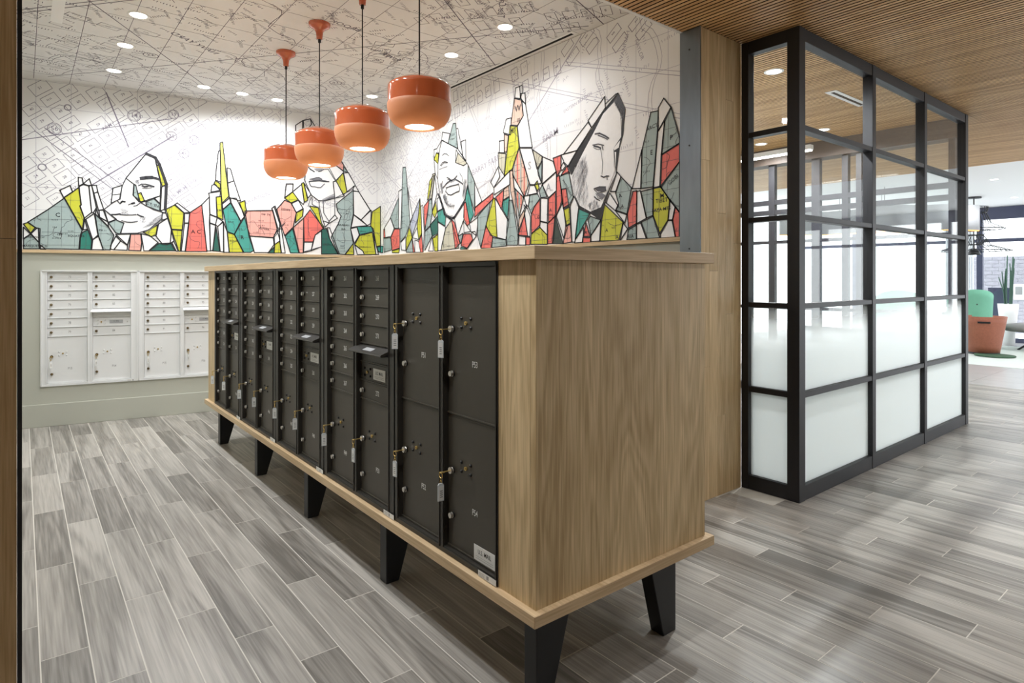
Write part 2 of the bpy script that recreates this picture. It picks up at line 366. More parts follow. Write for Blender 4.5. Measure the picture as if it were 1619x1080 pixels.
DY = .02                                             # doors sit this far behind the trim face
def door_mesh(st, w, h):
    def f():
        m = MB().box(.0015, w - .0015, 0, .012, .002, h - .002, st.door)
        m.box(.0015, w - .0015, -.006, 0, .002, .0075, st.door)
        return m.mesh('door')
    return shared(('door', st.n, round(w, 3), round(h, 3)), f)
def add_lock(parent, st, x, z, big=False):
    me = shared(('lock', st.n, big), lambda: ydisc([(.011 if not big else .013, -.017, st.lock), (.011 if not big else .013, -.008, st.lock), (.0125 if not big else .0135, -.007, st.lockb), (.0125 if not big else .0135, 0, st.lockb)]).mesh('lock'))
    ob('lock', me, parent, (x, -.0005, z))
def add_number(parent, st, t, x, z, size=.034):
    me = shared(('num', st.n, t), lambda: MB().text(t, size, 0, 0, 0, st.ink, squeeze=.72).mesh('number'))
    ob('number', me, parent, (x, -.0012, z))
def add_master(parent, st, x, z):
    """round carrier lock with four cap nuts around it"""
    ob('carrier_lock', shared(('carr', st.n), lambda: ydisc([(.0035, -.0045, DARKGAP), (.003, -.005, BRASS), (.0075, -.005, BRASS), (.0075, 0, BRASS)]).mesh('carrier_lock')), parent, (x, -.0005, z))
    bm_ = DK.door if st is DK else WHITEM
    me = shared(('nut', st.n), lambda: ydisc([(.004, -.006, BLACK if st is DK else WHITEM), (.0065, -.003, BLACK if st is DK else WHITEM), (.0065, 0, bm_)]).mesh('cap_nut'))
    for dx, dz in ((-.032, .018), (-.032, -.018), (.032, .018), (.032, -.018)): ob('cap_nut', me, parent, (x + dx, -.0005, z + dz))
def usmail(name, parent, st, x, z, w, h, y=-.0015):
    m = MB().box(-w / 2, w / 2, -.0012, 0, -h / 2, h / 2, st.lab)
    m.text('U.S. MAIL', h * .42, 0, h * .12, -.0016, BINK, squeeze=.85)
    for k in range(2): m.line((-w * .4, -h * (.2 + .13 * k)), (w * .4, -h * (.2 + .13 * k)), .0012, -.0016, GINK)
    return ob(name, m.mesh(name), parent, (x, y, z))
KEYS = []
def parcel(unit, st, x, z0, w, h, t):
    d = ob('parcel_door', door_mesh(st, w, h), unit, (x, DY, z0))
    zc = z0 + h * .58
    zl = .072 if h > .53 else .11
    lz = h * .58
    add_lock(d, st, .036, lz, True); add_master(d, st, .128, lz + .027)
    add_number(d, st, t, .188, lz - .13); add_lock(d, st, .036, lz - .18)
    KEYS.append((unit, x + .036, z0 + lz, t))
    return d
def unit_frame(unit, st, W, H, cols, rail):
    m = MB(); f = st.frame; yb = .1
    m.box(0, cols[0][0], -.002, yb, 0, H, f); m.box(cols[1][1], W, -.002, yb, 0, H, f)
    m.box(cols[0][1], cols[1][0], -.002, yb, 0, H, f)
    for a, b in cols: m.box(a, b, -.002, yb, 0, RB, f); m.box(a, b, -.002, yb, RB + 12 * ROW, H, f); m.box(a, b, DY + .014, yb, RB, RB + 12 * ROW, DARKGAP if st is DK else f)
    # raised rim inside each opening
    for a, b in cols:
        for xa, xb in ((a - .008, a - .003), (b + .003, b + .008)): m.box(xa, xb, -.006, -.002, RB - .01, RB + 12 * ROW + .006, f)
        m.box(a - .008, b + .008, -.006, -.002, RB - .011, RB - .006, f)
    if st is WT:
        for xa, xb, za, zb in ((0, .012, 0, H), (W - .012, W, 0, H), (0, W, 0, .012), (0, W, H - .012, H)): m.box(xa, xb, -.012, -.002, za, zb, f)
    else:
        m.box(W - .014, W - .002, -.002, .002, 0, H, DARKGAP)
    return m.build('frame', unit)
def tenant_unit(st, loc, rz, H, first, p1, p2, label, group):
    W = .842; cols = ((.053, .391), (.434, .773)); w = .338
    u = thing('mailbox_unit', label, 'mailbox', loc, rz, group)
    unit_frame(u, st, W, H, cols, .05)
    top = RB + 12 * ROW
    for r in range(7):
        d = ob('door', door_mesh(st, w, ROW), u, (cols[0][0], DY, top - (r + 1) * ROW))
        add_lock(d, st, .032, ROW / 2); add_number(d, st, str(first + r), .185, ROW / 2)
    for r in range(7):
        z = top - (r + 1) * ROW; x = cols[1][0]
        if r == 4:
            d = ob('slot_panel', door_mesh(st, w, ROW), u, (x, DY, z))
            hm = shared(('hood', st.n), lambda: MB().prism([(0, .0), (-.062, -.022), (-.066, -.03), (-.058, -.034), (0, -.012)], -.012, w + .004, st.frame if st is DK else WHITEM, 0).prism([(-.002, -.012), (-.058, -.034), (-.003, -.034)], w - .004, w + .003, BLACK if st is DK else WHITEM, 0).mesh('hood'))
            hd = ob('hood', hm, d, (0, 0, ROW - .004))
            hl = ob('hood_label', shared(('hoodl', st.n), lambda: MB().poly([(.115, -.022, -.0066), (.21, -.022, -.0066), (.21, -.05, -.0166), (.115, -.05, -.0166)], LABELG if st is DK else WHITEM).mesh('hood_label')), d, (0, 0, ROW - .004))
        elif r == 5:
            d = ob('mail_panel', door_mesh(st, w, ROW), u, (x, DY, z))
            add_master(d, st, .075, ROW / 2)
            usmail('mail_label', d, st, .207, ROW / 2, .128 if st is DK else .12, .055 if st is DK else .036)
            ob('cap_nut', _mc['nut', st.n], d, (.305, -.0005, ROW / 2))
        else:
            d = ob('door', door_mesh(st, w, ROW), u, (x, DY, z))
            add_lock(d, st, .032, ROW / 2); add_number(d, st, str(first + 7 + (r if r < 4 else 4)), .185, ROW / 2)
    parcel(u, st, cols[0][0], RB, w, ROW * 5, p1); parcel(u, st, cols[1][0], RB, w, ROW * 5, p2)
    if st is DK or first == 73:
        m = MB().box(0, .1, -.0008, 0, 0, .022, LABEL)
        for k in range(3): m.line((.006, .005 + .005 * k), (.04, .005 + .005 * k), .0015, -.001, GINK)
        m.poly([(.05, -.001, .004), (.062, -.001, .004), (.062, -.001, .018), (.05, -.001, .018)], GINK)
        m.build('sticker', u, loc=(.738, -.0125 if st is WT else -.0075, .001))
    return u
ZM = .3905; HM = 1.171
labs = ['dark bronze mailbox unit with doors 225 to 236, farthest on the island', 'dark bronze mailbox unit with doors 237 to 248, second from the far end',
        'dark bronze mailbox unit with doors 249 to 260, middle of the island', 'dark bronze mailbox unit with doors 261 to 272, beside the parcel lockers']
for k in range(4):
    tenant_unit(DK, (BX0 - .002, MY1 - .842 * k, ZM), R(-90), HM, 225 + 12 * k, 'P%d' % (43 + 2 * k), 'P%d' % (44 + 2 * k), labs[k], 'dark mailbox units in the island')
# parcel-locker unit nearest the camera
W5 = MY1 - .842 * 4 - MY0
pu = thing('mailbox_unit', 'dark bronze parcel locker unit with doors P51 to P54, nearest the camera', 'mailbox', (BX0 - .002, MY1 - .842 * 4, ZM), R(-90), 'dark mailbox units in the island')
cols5 = ((.03, .375), (.413, .758)); unit_frame(pu, DK, W5, HM, cols5, .03)
hh = 12 * ROW / 2
for c, (a, b) in zip('LR', cols5):
    lo = parcel(pu, DK, a, RB, .345, hh - .028, 'P52' if c == 'L' else 'P54')
    parcel(pu, DK, a, RB + hh - .028, .345, hh + .028, 'P51' if c == 'L' else 'P53')
    if c == 'R': usmail('mail_label', lo, DK, .252, .036, .136, .058)
m = MB().box(0, .11, -.0008, 0, 0, .022, LABEL)
for k in range(3): m.line((.006, .005 + .005 * k), (.04, .005 + .005 * k), .0015, -.001, GINK)
m.poly([(.052, -.001, .004), (.066, -.001, .004), (.066, -.001, .018), (.052, -.001, .018)], GINK)
m.build('sticker', pu, loc=(W5 - .112, -.0075, .001))
# white units set into the back wall
def onwall(s, z, d=0):
    return (math.cos(WROT) * s - math.sin(WROT) * d, 7.8 + math.sin(WROT) * s + math.cos(WROT) * d, z)
tenant_unit(WT, onwall(.147, .404, -.003), WROT, 1.178, 73, 'P13', 'P14', 'white mailbox unit with doors 73 to 84, at the left of the back wall', 'white mailbox units in the back wall')
tenant_unit(WT, onwall(.9905, .404, -.003), WROT, 1.178, 85, 'P15', 'P16', 'white mailbox unit with doors 85 to 96, half hidden behind the island end', 'white mailbox units in the back wall')

# ---- keys left in the parcel locks, each with a white tag
def kmesh():
    key = MB().box(-.0015, .0015, -.03, .0, -.0045, .0045, BRASS).cyl((0, -.030, -.001), (0, -.046, -.001), .0, BRASS)
    key = MB().box(-.0045, .0045, -.030, 0, -.0012, .0012, BRASS).box(-.009, .009, -.045, -.030, -.0013, .0013, BRASS)
    cx, cz = -.006, -.010
    ring = MB().tube([(0 + .0115 * math.cos(a), -.042, cz + .0115 * math.sin(a)) for a in [2 * math.pi * k / 18 for k in range(18)]], .0016, BRASS, 6, True)
    link = MB().tube([(.0045 * math.cos(a), -.042, -.0275 + .0065 * math.sin(a)) for a in [2 * math.pi * k / 12 for k in range(12)]], .0013, BRASS, 5, True)
    link.tube([(0, -.042 + .0045 * math.cos(a), -.037 + .0065 * math.sin(a)) for a in [2 * math.pi * k / 12 for k in range(12)]], .0013, BRASS, 5, True)
    prof = [(-.008, 0), (-.013, -.007), (-.013, -.07), (.013, -.07), (.013, -.007), (.008, 0)]
    tag = MB().prism([(z, x_) for x_, z in prof], -.0022, .0022, TAGM, axis=1)
    ins = MB().box(-.0105, .0105, -.0027, .0027, -.066, -.011, LABEL)
    for k in range(4): ins.line((-.004, -.03 - .008 * k), (.006, -.03 - .008 * k), .0022, -.0029, BINK)
    return [x.mesh(n) for x, n in ((key, 'key_blade'), (ring, 'ring'), (link, 'chain'), (tag, 'tag'), (ins, 'tag_insert'))]
KM = kmesh(); random.seed(5)
for u, x, z, t in KEYS:
    dark = t not in ('P13', 'P14', 'P15', 'P16')
    rz = u.rotation_euler.z; l = u.location
    pos = (l.x + math.cos(rz) * x - math.sin(rz) * (DY - .017), l.y + math.sin(rz) * x + math.cos(rz) * (DY - .017), l.z + z)
    k = thing('key_ring', ('brass key and white tag hanging in the lock of dark locker %s' if dark else 'small key and white tag hanging in the lock of white locker %s') % t, 'key', pos, rz,
              'keys left in the dark parcel lockers' if dark else 'keys left in the white parcel lockers')
    for me in KM[:3]: ob(me.name, me, k)
    a = {'P53': .35, 'P54': 1.45, 'P52': .15, 'P51': .9, 'P50': .1, 'P49': 1.3}.get(t, random.uniform(-.2, 1.4))
    tg = ob('tag', KM[3], k, (0, -.042, -.042), (0, 0, a)); ob('tag_insert', KM[4], tg)

# traced mural drawing in wall millimetres (distance along the wall, height)
SHARDS = {
'B': '''gb|46,2061 207,2194 342,2319 493,1996 475,1936 466,1799 139,1797 143,1999 109,2008
yg|10,2041 46,2058 105,2008 68,1952
w|10,2010 67,1943 10,1894
gb|12,1889 68,1943 134,1861 139,1797 12,1794
w|71,1946 113,1998 130,2004 134,1861
w|147,1835 190,1793 147,1792
yg|342,2325 408,2383 464,2438 484,2257 473,2248 509,2128 495,2002
w|305,2398 390,2452 412,2389 337,2324
w|459,2542 493,2538 502,2477 464,2452
w|502,2477 554,2535 572,2468 547,2464
w|466,2447 503,2469 549,2458 574,2186 512,2123 475,2246 484,2263
w|574,2466 615,2471 627,2403 594,2385
w|594,2385 627,2403 679,2221 633,2211
w|551,2458 574,2471 615,2237 588,2181 574,2186
w|524,2112 597,2176 629,1952 583,1901
w|502,2002 512,2117 538,2009
t|494,1974 542,2003 576,1895 569,1798 473,1799 477,1914
w|583,1901 633,1941 675,1798 574,1798
gb|603,2171 721,2038 768,1956 749,1878 735,1800 675,1798 631,1952
w|615,2226 638,2139 716,2093 721,2044 606,2171
w|638,2211 684,2214 716,2093 643,2140
w|760,2451 843,2487 819,2338 744,2291
w|675,2216 702,2203 791,2124 716,2088
w|876,2564 1059,2842 1143,2804 1197,2522 1192,2398 1049,2335 1020,2316 943,2385 950,2506
w0|679,2219 796,2325 876,2353 1011,2310 1133,2241 1212,2219 1207,2149 1084,2024 981,1984 829,1975 857,2088 786,2119 689,2214
w0|876,2557 950,2504 943,2385 1011,2310 948,2273 796,2325 824,2338 843,2479
yg|1160,2720 1182,2733 1242,2520 1210,2502
w|1143,2798 1182,2733 1160,2723
w|1207,2498 1242,2514 1237,2254 1194,2235
gb|948,2504 965,2499 991,2383 994,2320 940,2391
yg|984,2407 1013,2421 1046,2335 1006,2318
w|1011,2316 1059,2330 1062,2279
gb|1059,2324 1131,2365 1192,2304 1187,2232 1062,2279
w|1138,2369 1194,2398 1190,2313
w|1194,2235 1237,2254 1242,2214 1212,2219
yg|1247,2255 1328,2306 1420,2223 1404,2036 1301,2038
yg|1301,2032 1402,2030 1384,1799 1369,1799
w|1333,2312 1355,2330 1477,2232 1423,2224
w|1425,2218 1474,2220 1468,2115 1425,2113
w|1425,2109 1468,2109 1435,1800 1394,1799
w|1212,2213 1244,2214 1262,2158 1207,2132
w|1177,2091 1262,2158 1298,2032 1287,1881 1257,1869 1212,1874 1153,1958
w|1298,2020 1323,1911 1287,1881
yg|1035,1994 1167,2079 1153,1969 1103,1951
gb|721,2082 786,2119 857,2085 824,1969 786,1979
w|786,1963 919,1973 890,1854
pk|919,1973 1011,1978 1020,1880 1011,1795 900,1798 909,1871
w|1015,1978 1093,1962 1172,1890 1084,1796 1040,1795
dg|1089,1796 1177,1878 1292,1887 1338,1802
w|1303,1893 1323,1906 1363,1799 1345,1798
w|740,1844 786,1946 829,1897 768,1801 740,1805
w|829,1897 890,1848 886,1798 768,1801
co|1478,2230 1596,2324 1647,1801 1431,1797
w|1596,2324 1672,2416 1683,1808 1647,1807
w|1666,2459 1785,2486 1780,2429 1740,2420 1749,2194 1678,2222 1672,2416
w|1765,2939 1783,2953 1789,2594 1734,2611 1742,2735
w|1697,2549 1728,2564 1780,2498 1689,2473
yg|1734,2606 1785,2568 1785,2511 1717,2563
yl|1780,3035 1806,3050 1871,2435 1802,2354 1791,2499
w|1852,2760 1889,2750 1924,2617 1860,2586
w|1860,2586 1924,2617 1994,2391 1877,2422
yg|1740,2418 1791,2430 1810,2165 1753,2194
tl|1810,2279 1889,2360 1996,2154 1929,2005 1854,2034
tl|1929,2005 2035,2208 2136,1824 2100,1800 2029,1799
w|1802,2342 1877,2416 1889,2366 1810,2285
w|1889,2417 1947,2420 2041,2221 1996,2161 1895,2366
yg|1984,2372 2038,2397 2059,2260 2029,2220
pk|2041,2278 2342,2301 2398,2093 2348,1980 2082,1991
yg|1856,2028 1929,2001 2023,1799 1877,1796
w|1675,2215 1751,2188 1734,2105 1672,2127
w|1751,2188 1810,2146 1757,2087 1734,2105
dg|1740,2080 1780,1804 1706,1809
w|1672,2121 1734,2099 1706,1815 1683,1808
w|1757,2087 1814,2140 1817,1798 1783,1804
w|1817,2140 1854,2028 1875,1796 1820,1795
w|2082,1988 2348,1976 2355,1895 2293,1802 2142,1799
w|2330,2320 2355,2347 2418,2147 2418,2094 2398,2093
w|2333,2326 2368,2353 2439,2075 2480,1801 2439,1800 2415,1974
pk|2386,2316 2474,2428 2546,2400 2606,2284 2570,2112 2474,2008 2439,2113
yg|2474,2453 2564,2534 2630,2443 2546,2400
-|2492,2623 2570,2629 2564,2534 2474,2459
w|2564,2534 2667,2630 2697,2416 2685,2390 2630,2443
yg|2667,2642 2691,2654 2740,2444 2701,2416
w|2691,2654 2777,2516 2740,2469
w|2552,2394 2630,2437 2685,2339 2606,2290
yg|2606,2284 2685,2332 2679,2249 2596,2163
pk|2572,2108 2691,2225 2685,1805 2642,1804
tl|2480,2002 2564,2093 2636,1804 2540,1802
yg|2363,1898 2421,1943 2433,1800 2357,1798
dg|2287,1797 2357,1867 2357,1798
w|2357,2010 2415,2087 2421,1943 2363,1898
co|2691,2225 2765,2330 2926,2113 2826,2026 2799,1942 2697,1939
yg|2758,2375 2864,2361 2901,2170 2933,2126 2914,2119 2814,2294
dg|2901,2093 2958,2114 2996,1993 3098,1800 2901,1796
w|2971,2121 2996,2122 3117,1800 3098,1800 2996,1993
gb|3079,2419 3287,2602 3287,2305 3254,2119 3287,1936 3189,1795 3104,1800 3015,2006 3104,2179 3137,2272 3092,2335
w|2722,2914 2983,2873 3072,2894 3163,2830 3163,2810 3072,2705 3040,2689 3060,2489 2939,2449 2864,2449 2777,2510 2703,2683
yg|3076,2705 3163,2810 3208,2577 3163,2535
pk|3072,2894 3130,2964 3169,2902 3163,2836
gb|3169,2889 3221,2821 3163,2830
w|3169,2808 3228,2818 3313,2664 3208,2577
w|3040,2689 3076,2699 3176,2523 3060,2489
w|3287,2649 3313,2664 3359,2587 3287,2596
w|3287,2589 3353,2591 3500,2363 3386,2237 3293,2299
w|3386,2237 3514,2364 3507,2196 3466,2167
w|3293,2292 3466,2167 3333,2149 3260,2133
yg|3527,2344 3634,2420 3634,1918 3582,1903 3541,2130 3507,2162
tl|3333,2149 3514,2159 3541,2090 3366,2051
yg|3366,2037 3527,2083 3575,1802 3426,1800 3406,1846 3306,1923
w|3254,2119 3333,2142 3363,2044 3300,1936
yg|3287,1936 3293,1797 3182,1795
w|3541,2077 3582,1903 3609,1803 3575,1802
w|3306,1916 3406,1846 3426,1800 3339,1798
tl|3588,1897 3634,1907 3634,1834 3609,1837
w|2697,1935 2799,1938 2777,1832 2691,1811
w|2826,2026 2901,2080 2901,1887 2777,1832
w|2990,2200 3060,2281 3092,2243 2990,2174
w|2920,2203 2990,2180 2945,2127
-|2599,3333 2680,3399 2680,3287 2599,3242
-|2687,3400 2769,3432 2838,3326 2694,3288''',
'R': '''tl|7151,1912 7076,1908 7083,1825 7151,1828
co|7066,2118 7032,2123 7022,2014 7066,2016
w|7049,2132 6883,2252 6787,2116 6867,2021 7015,2014
co|6867,2014 6771,2107 6645,2099 6645,1868 6835,1844
gb|7066,2009 6877,2007 6851,1853 7049,1829
yg|6835,1841 6645,1860 6661,1811 6835,1817
gb|6877,2259 6676,2476 6667,2108 6771,2115
w|6667,2560 6584,2575 6593,2103 6645,2099 6667,2123
gb|6562,2834 6493,2829 6389,2148 6493,2009 6624,1941 6593,2460
w|6442,2576 6331,2217 6389,2148
li|6389,2163 6160,2416 6202,2192 6345,1986
yg|6155,2418 6118,2017 6188,1949 6222,2094
w|6132,2328 6099,2339 6064,2041 6083,1804 6118,2017
w|6216,2094 6188,1949 6337,1978
yg|6404,2106 6337,1978 6484,1832 6478,1978
w|6614,1933 6493,1994 6493,1832 6599,1843
w|6273,1946 6188,1928 6146,1799 6273,1803
co|6118,2002 6091,1797 6146,1799 6188,1928
co|6337,1971 6273,1803 6316,1804
gb|6478,1832 6345,1964 6316,1804 6478,1810
co|6072,2316 5956,2388 5982,2231 6050,2055
yg|5948,2588 5889,2636 5850,2645 5969,2397 5996,2385
ta|5884,2663 5824,2666 5889,2388 5942,2394
w|5837,2643 5786,2432 5889,2251 5903,2390
gb|5956,2381 5889,2388 5889,2223 5937,2089 6044,2040
gb|6044,2033 5929,2082 5889,1976 6050,1817
dg|5929,2102 5773,2187 5765,1996 5889,1969
tl|5773,2234 5647,2264 5610,2160 5622,2068 5760,2125
yg|5889,2237 5811,2346 5786,2235 5837,2171
w|5786,2378 5722,2398 5647,2264 5773,2241
yg|5876,1948 5765,1989 5773,1800 5837,1802
w|5889,1969 5863,1803 5969,1807
w|5765,2118 5610,2054 5709,1804 5765,1804
ta|5610,2041 5501,2126 5465,2058 5348,1817 5709,1802
co|5493,2132 5441,2095 5325,1868 5422,1814
w|5436,2134 5256,2273 5256,2120 5371,1948
w|5850,2932 5791,2933 5735,2974 5689,3007 5760,2836 5742,2860 5799,2890 5850,2823
w|5850,2823 5765,2762 5773,2594 5824,2669
w|5689,3013 5371,2860 5184,2665 5189,2469 5256,2286 5453,2135 5598,2186 5722,2398 5773,2594 5760,2836
yg|5850,2823 5799,2890 5742,2860 5765,2762
w|5689,3007 5672,3093 5525,3050 5561,2951
gb|5465,3144 5417,3141 5371,2866 5561,2951
w|5406,3080 5371,3076 5279,2774 5371,2860
w|5313,2927 5227,2932 5222,2715 5279,2774
ta|5371,2821 5200,2686 5267,2670 5417,2724
w|5406,2859 5371,2821 5417,2724
gb|5184,2665 5069,2480 5069,2181 5189,2419
w|5184,2665 4941,2268 5058,2217 5069,2480
tl|5189,2469 5084,2144 5156,2068 5234,2322
co|5256,2280 5222,2289 5156,2062 5200,2040 5267,2134
co|5058,2217 4756,2333 4756,2273 5069,2118
gb|5015,2126 4798,2254 4869,2018 4962,1809 5015,1928
w|5267,2095 5134,1979 5256,1973
w|5156,2062 5015,2114 5015,2040 5036,1930 5134,1979
co|5267,1961 5134,1954 5101,1895 5200,1812 5313,1842
w|5123,1972 5058,1974 5036,1930 5189,1811 5101,1895
tl|5313,1829 5200,1805 5200,1799 5325,1804
gb|5371,1941 5279,1968 5313,1867 5336,1869
yg|4751,2283 4726,2273 4689,1894 4801,1923 4871,2027
co|4878,2019 4763,1906 4789,1793 4957,1800
gb|4763,1898 4555,1865 4548,1806 4776,1800
w|4726,2280 4508,2031 4555,1865 4689,1894
co|4713,2286 4591,2340 4603,2231 4627,2159
tl|4603,2238 4501,2264 4508,2046 4603,2157
pe|4586,2347 4515,2376 4501,2272 4596,2245
w|4743,2380 4496,2512 4496,2381 4738,2312
w|4794,2439 4676,2574 4652,2474 4743,2380
ta|4676,2709 4555,2682 4579,2479 4664,2573
w|4657,2818 4579,2811 4579,2693 4657,2706
pe|4579,2871 4515,2844 4543,2695 4579,2701
w|4548,3007 4473,3004 4485,2846 4596,2888
yg|4492,2935 4385,2907 4358,2708 4461,2522 4579,2472
pe|4427,3175 4325,3137 4296,2989 4381,2913 4478,2939
w|4408,3268 4347,3267 4340,3155 4420,3178
w|4347,3267 4313,3273 4313,3199 4336,3154
w|4336,3197 4273,3190 4265,3088 4325,3145
w|4313,3128 4265,3086 4171,2677 4347,2706 4381,2906 4296,2989
ps|4358,2701 4214,2361 4280,2249 4450,2462 4450,2520
w|4347,2699 4178,2671 4045,2341 4139,2338 4204,2346
gb|4508,2236 4461,2231 4370,1878 4381,1806 4543,1813 4543,1960
pe|4496,2512 4450,2506 4427,2329 4358,1877 4381,2022 4485,2321
ps|4415,2328 4291,2243 4358,2063
pe|4358,2049 4247,2168 4291,2058 4370,1935
w|4454,2477 4287,2249 4291,2236 4427,2344
co|4280,2079 4236,1885 4370,1899
w|4287,2171 4236,2131 4193,2051 4204,1876 4236,1885 4273,2071
co|4258,1879 4199,1869 4204,1802 4258,1804
w|4358,1891 4265,1879 4265,1802 4363,1806
w|4287,2249 4204,2255 4225,2151 4258,2169
gb|4204,2255 4097,2250 4066,2206 4139,2144 4182,2078 4225,2151
co|4139,2144 4066,2199 4066,1972 4182,1896 4182,2078
w|4055,2211 3963,2195 3970,1986 4060,2006
w|4060,2002 3970,1982 3970,1877 4066,1951
yg|4182,1903 4066,1951 3970,1877 3970,1796 4193,1806
co|3953,2194 3864,2245 3864,2038 3953,1985
co|3963,1978 3874,2032 3903,1800 3963,1800
co|3894,2537 3796,2548 3796,2423 3845,2376
co|3850,2370 3815,2379 3787,2217 3787,2151 3854,2031
ta|4165,2655 4035,2575 4055,2520 4108,2473
gb|4039,2532 4045,2341 4087,2415 4097,2457
yg|4139,2338 4101,2368 4076,2303 4101,2278
w|4204,2339 4139,2331 4101,2258 4236,2251
gb|4076,2275 4035,2326 3974,2210 4055,2211
w|4031,2571 3894,2510 3854,2417 4035,2332
w|4035,2326 3854,2411 3854,2251 3953,2201
dk|3864,2032 3768,1794 3898,1799
w|3854,2037 3777,2137 3720,1922 3758,1833
gb|3815,2366 3702,2396 3646,2176 3702,2103 3768,2090 3787,2230
co|3787,2256 3730,2256 3702,2116 3768,2096
co|3796,2376 3720,2445 3692,2382
yg|3758,2082 3692,2096 3683,1959 3739,1943
pk|3739,1937 3683,1952 3664,1802 3768,1794
w|3683,2102 3637,2181 3583,2092 3628,1800 3661,1802
tl|3583,2073 3455,2022 3625,1817
w|3793,2549 3604,2556 3711,2442 3756,2480
w|3802,2442 3765,2481 3738,2446 3783,2414
w|3476,2778 3297,2930 3289,2840 3435,2713
w|3289,2869 3181,2922 3158,2924 3289,2834
w|3765,2551 3476,2765 3438,2713 3604,2556
w0|3204,2862 3136,2760 3124,2587 3204,2508 3196,2322 3274,2180 3337,2057 3451,2037 3570,2090 3639,2208 3657,2360 3544,2516 3402,2697 3313,2810
k|3711,2442 3604,2556 3435,2703 3313,2815 3158,2926 3204,2862 3313,2798 3402,2685 3544,2516 3657,2372 3675,2362
k|3158,2926 3084,2784 3106,2595 3143,2498 3173,2319 3250,2178 3297,2077 3337,1956 3459,2026 3443,2040 3337,2063 3266,2179 3181,2308 3196,2426 3204,2508 3128,2582 3121,2735 3196,2866
k|3639,2208 3570,2096 3451,2037 3337,2057 3337,1962 3459,2026 3587,2073
w0|3204,2508 3136,2560 3151,2505 3196,2490
w0|3193,2478 3178,2475 3181,2355
gb|3476,1973 3451,2001 3337,1962 3443,1844
w|3443,1844 3337,1956 3350,1795 3443,1796
co|3501,1950 3451,1838 3527,1842
co|3535,1833 3448,1828 3451,1790 3544,1788
w|3622,1823 3527,1915 3535,1794 3631,1792
yg|3297,2083 3106,1928 3151,1788 3345,1795 3329,1950
w|3281,2093 3242,2165 3158,2058 3181,2020
gb|3128,2278 3025,2181 3069,1988 3181,2026 3151,2075 3181,2158
w|3166,2318 3128,2278 3181,2170 3235,2176
w|3018,2174 2926,2451 2933,2165
gb|2843,2710 2776,2707 2783,2557 2823,2163 2936,2165 2923,2451
gb|2933,2142 2823,2152 2823,1957 2884,1942
gb|2930,1915 2823,1951 2763,1791 2877,1791
co|3011,2151 2972,2152 2978,1908 3054,1879 3064,1987
w|2972,2147 2940,2149 2884,1940 2975,1907
w|2776,2728 2728,2787 2666,2709 2776,2561
gb|2663,2704 2593,2480 2593,2443 2743,2389 2720,2620
co|2743,2384 2593,2440 2593,2313 2756,2160
gb|2750,2154 2593,2313 2593,1959 2679,2056
w|2780,2557 2720,2625 2750,2390 2763,2161 2820,2157
yg|2820,2152 2756,2155 2676,2056 2691,1914 2763,1823 2823,1957
co|2628,2004 2593,1959 2593,1788 2628,1788 2651,1911
w|2672,2055 2630,2004 2653,1911 2691,1914
w|2691,1909 2656,1909 2628,1788 2756,1788 2756,1817
gb|3054,1868 2978,1896 2978,1791 3069,1793
w|2975,1902 2936,1910 2884,1791 2975,1793
w|3181,2020 3069,1982 3091,1921
w|3106,1922 3062,1874 3136,1789''',
}
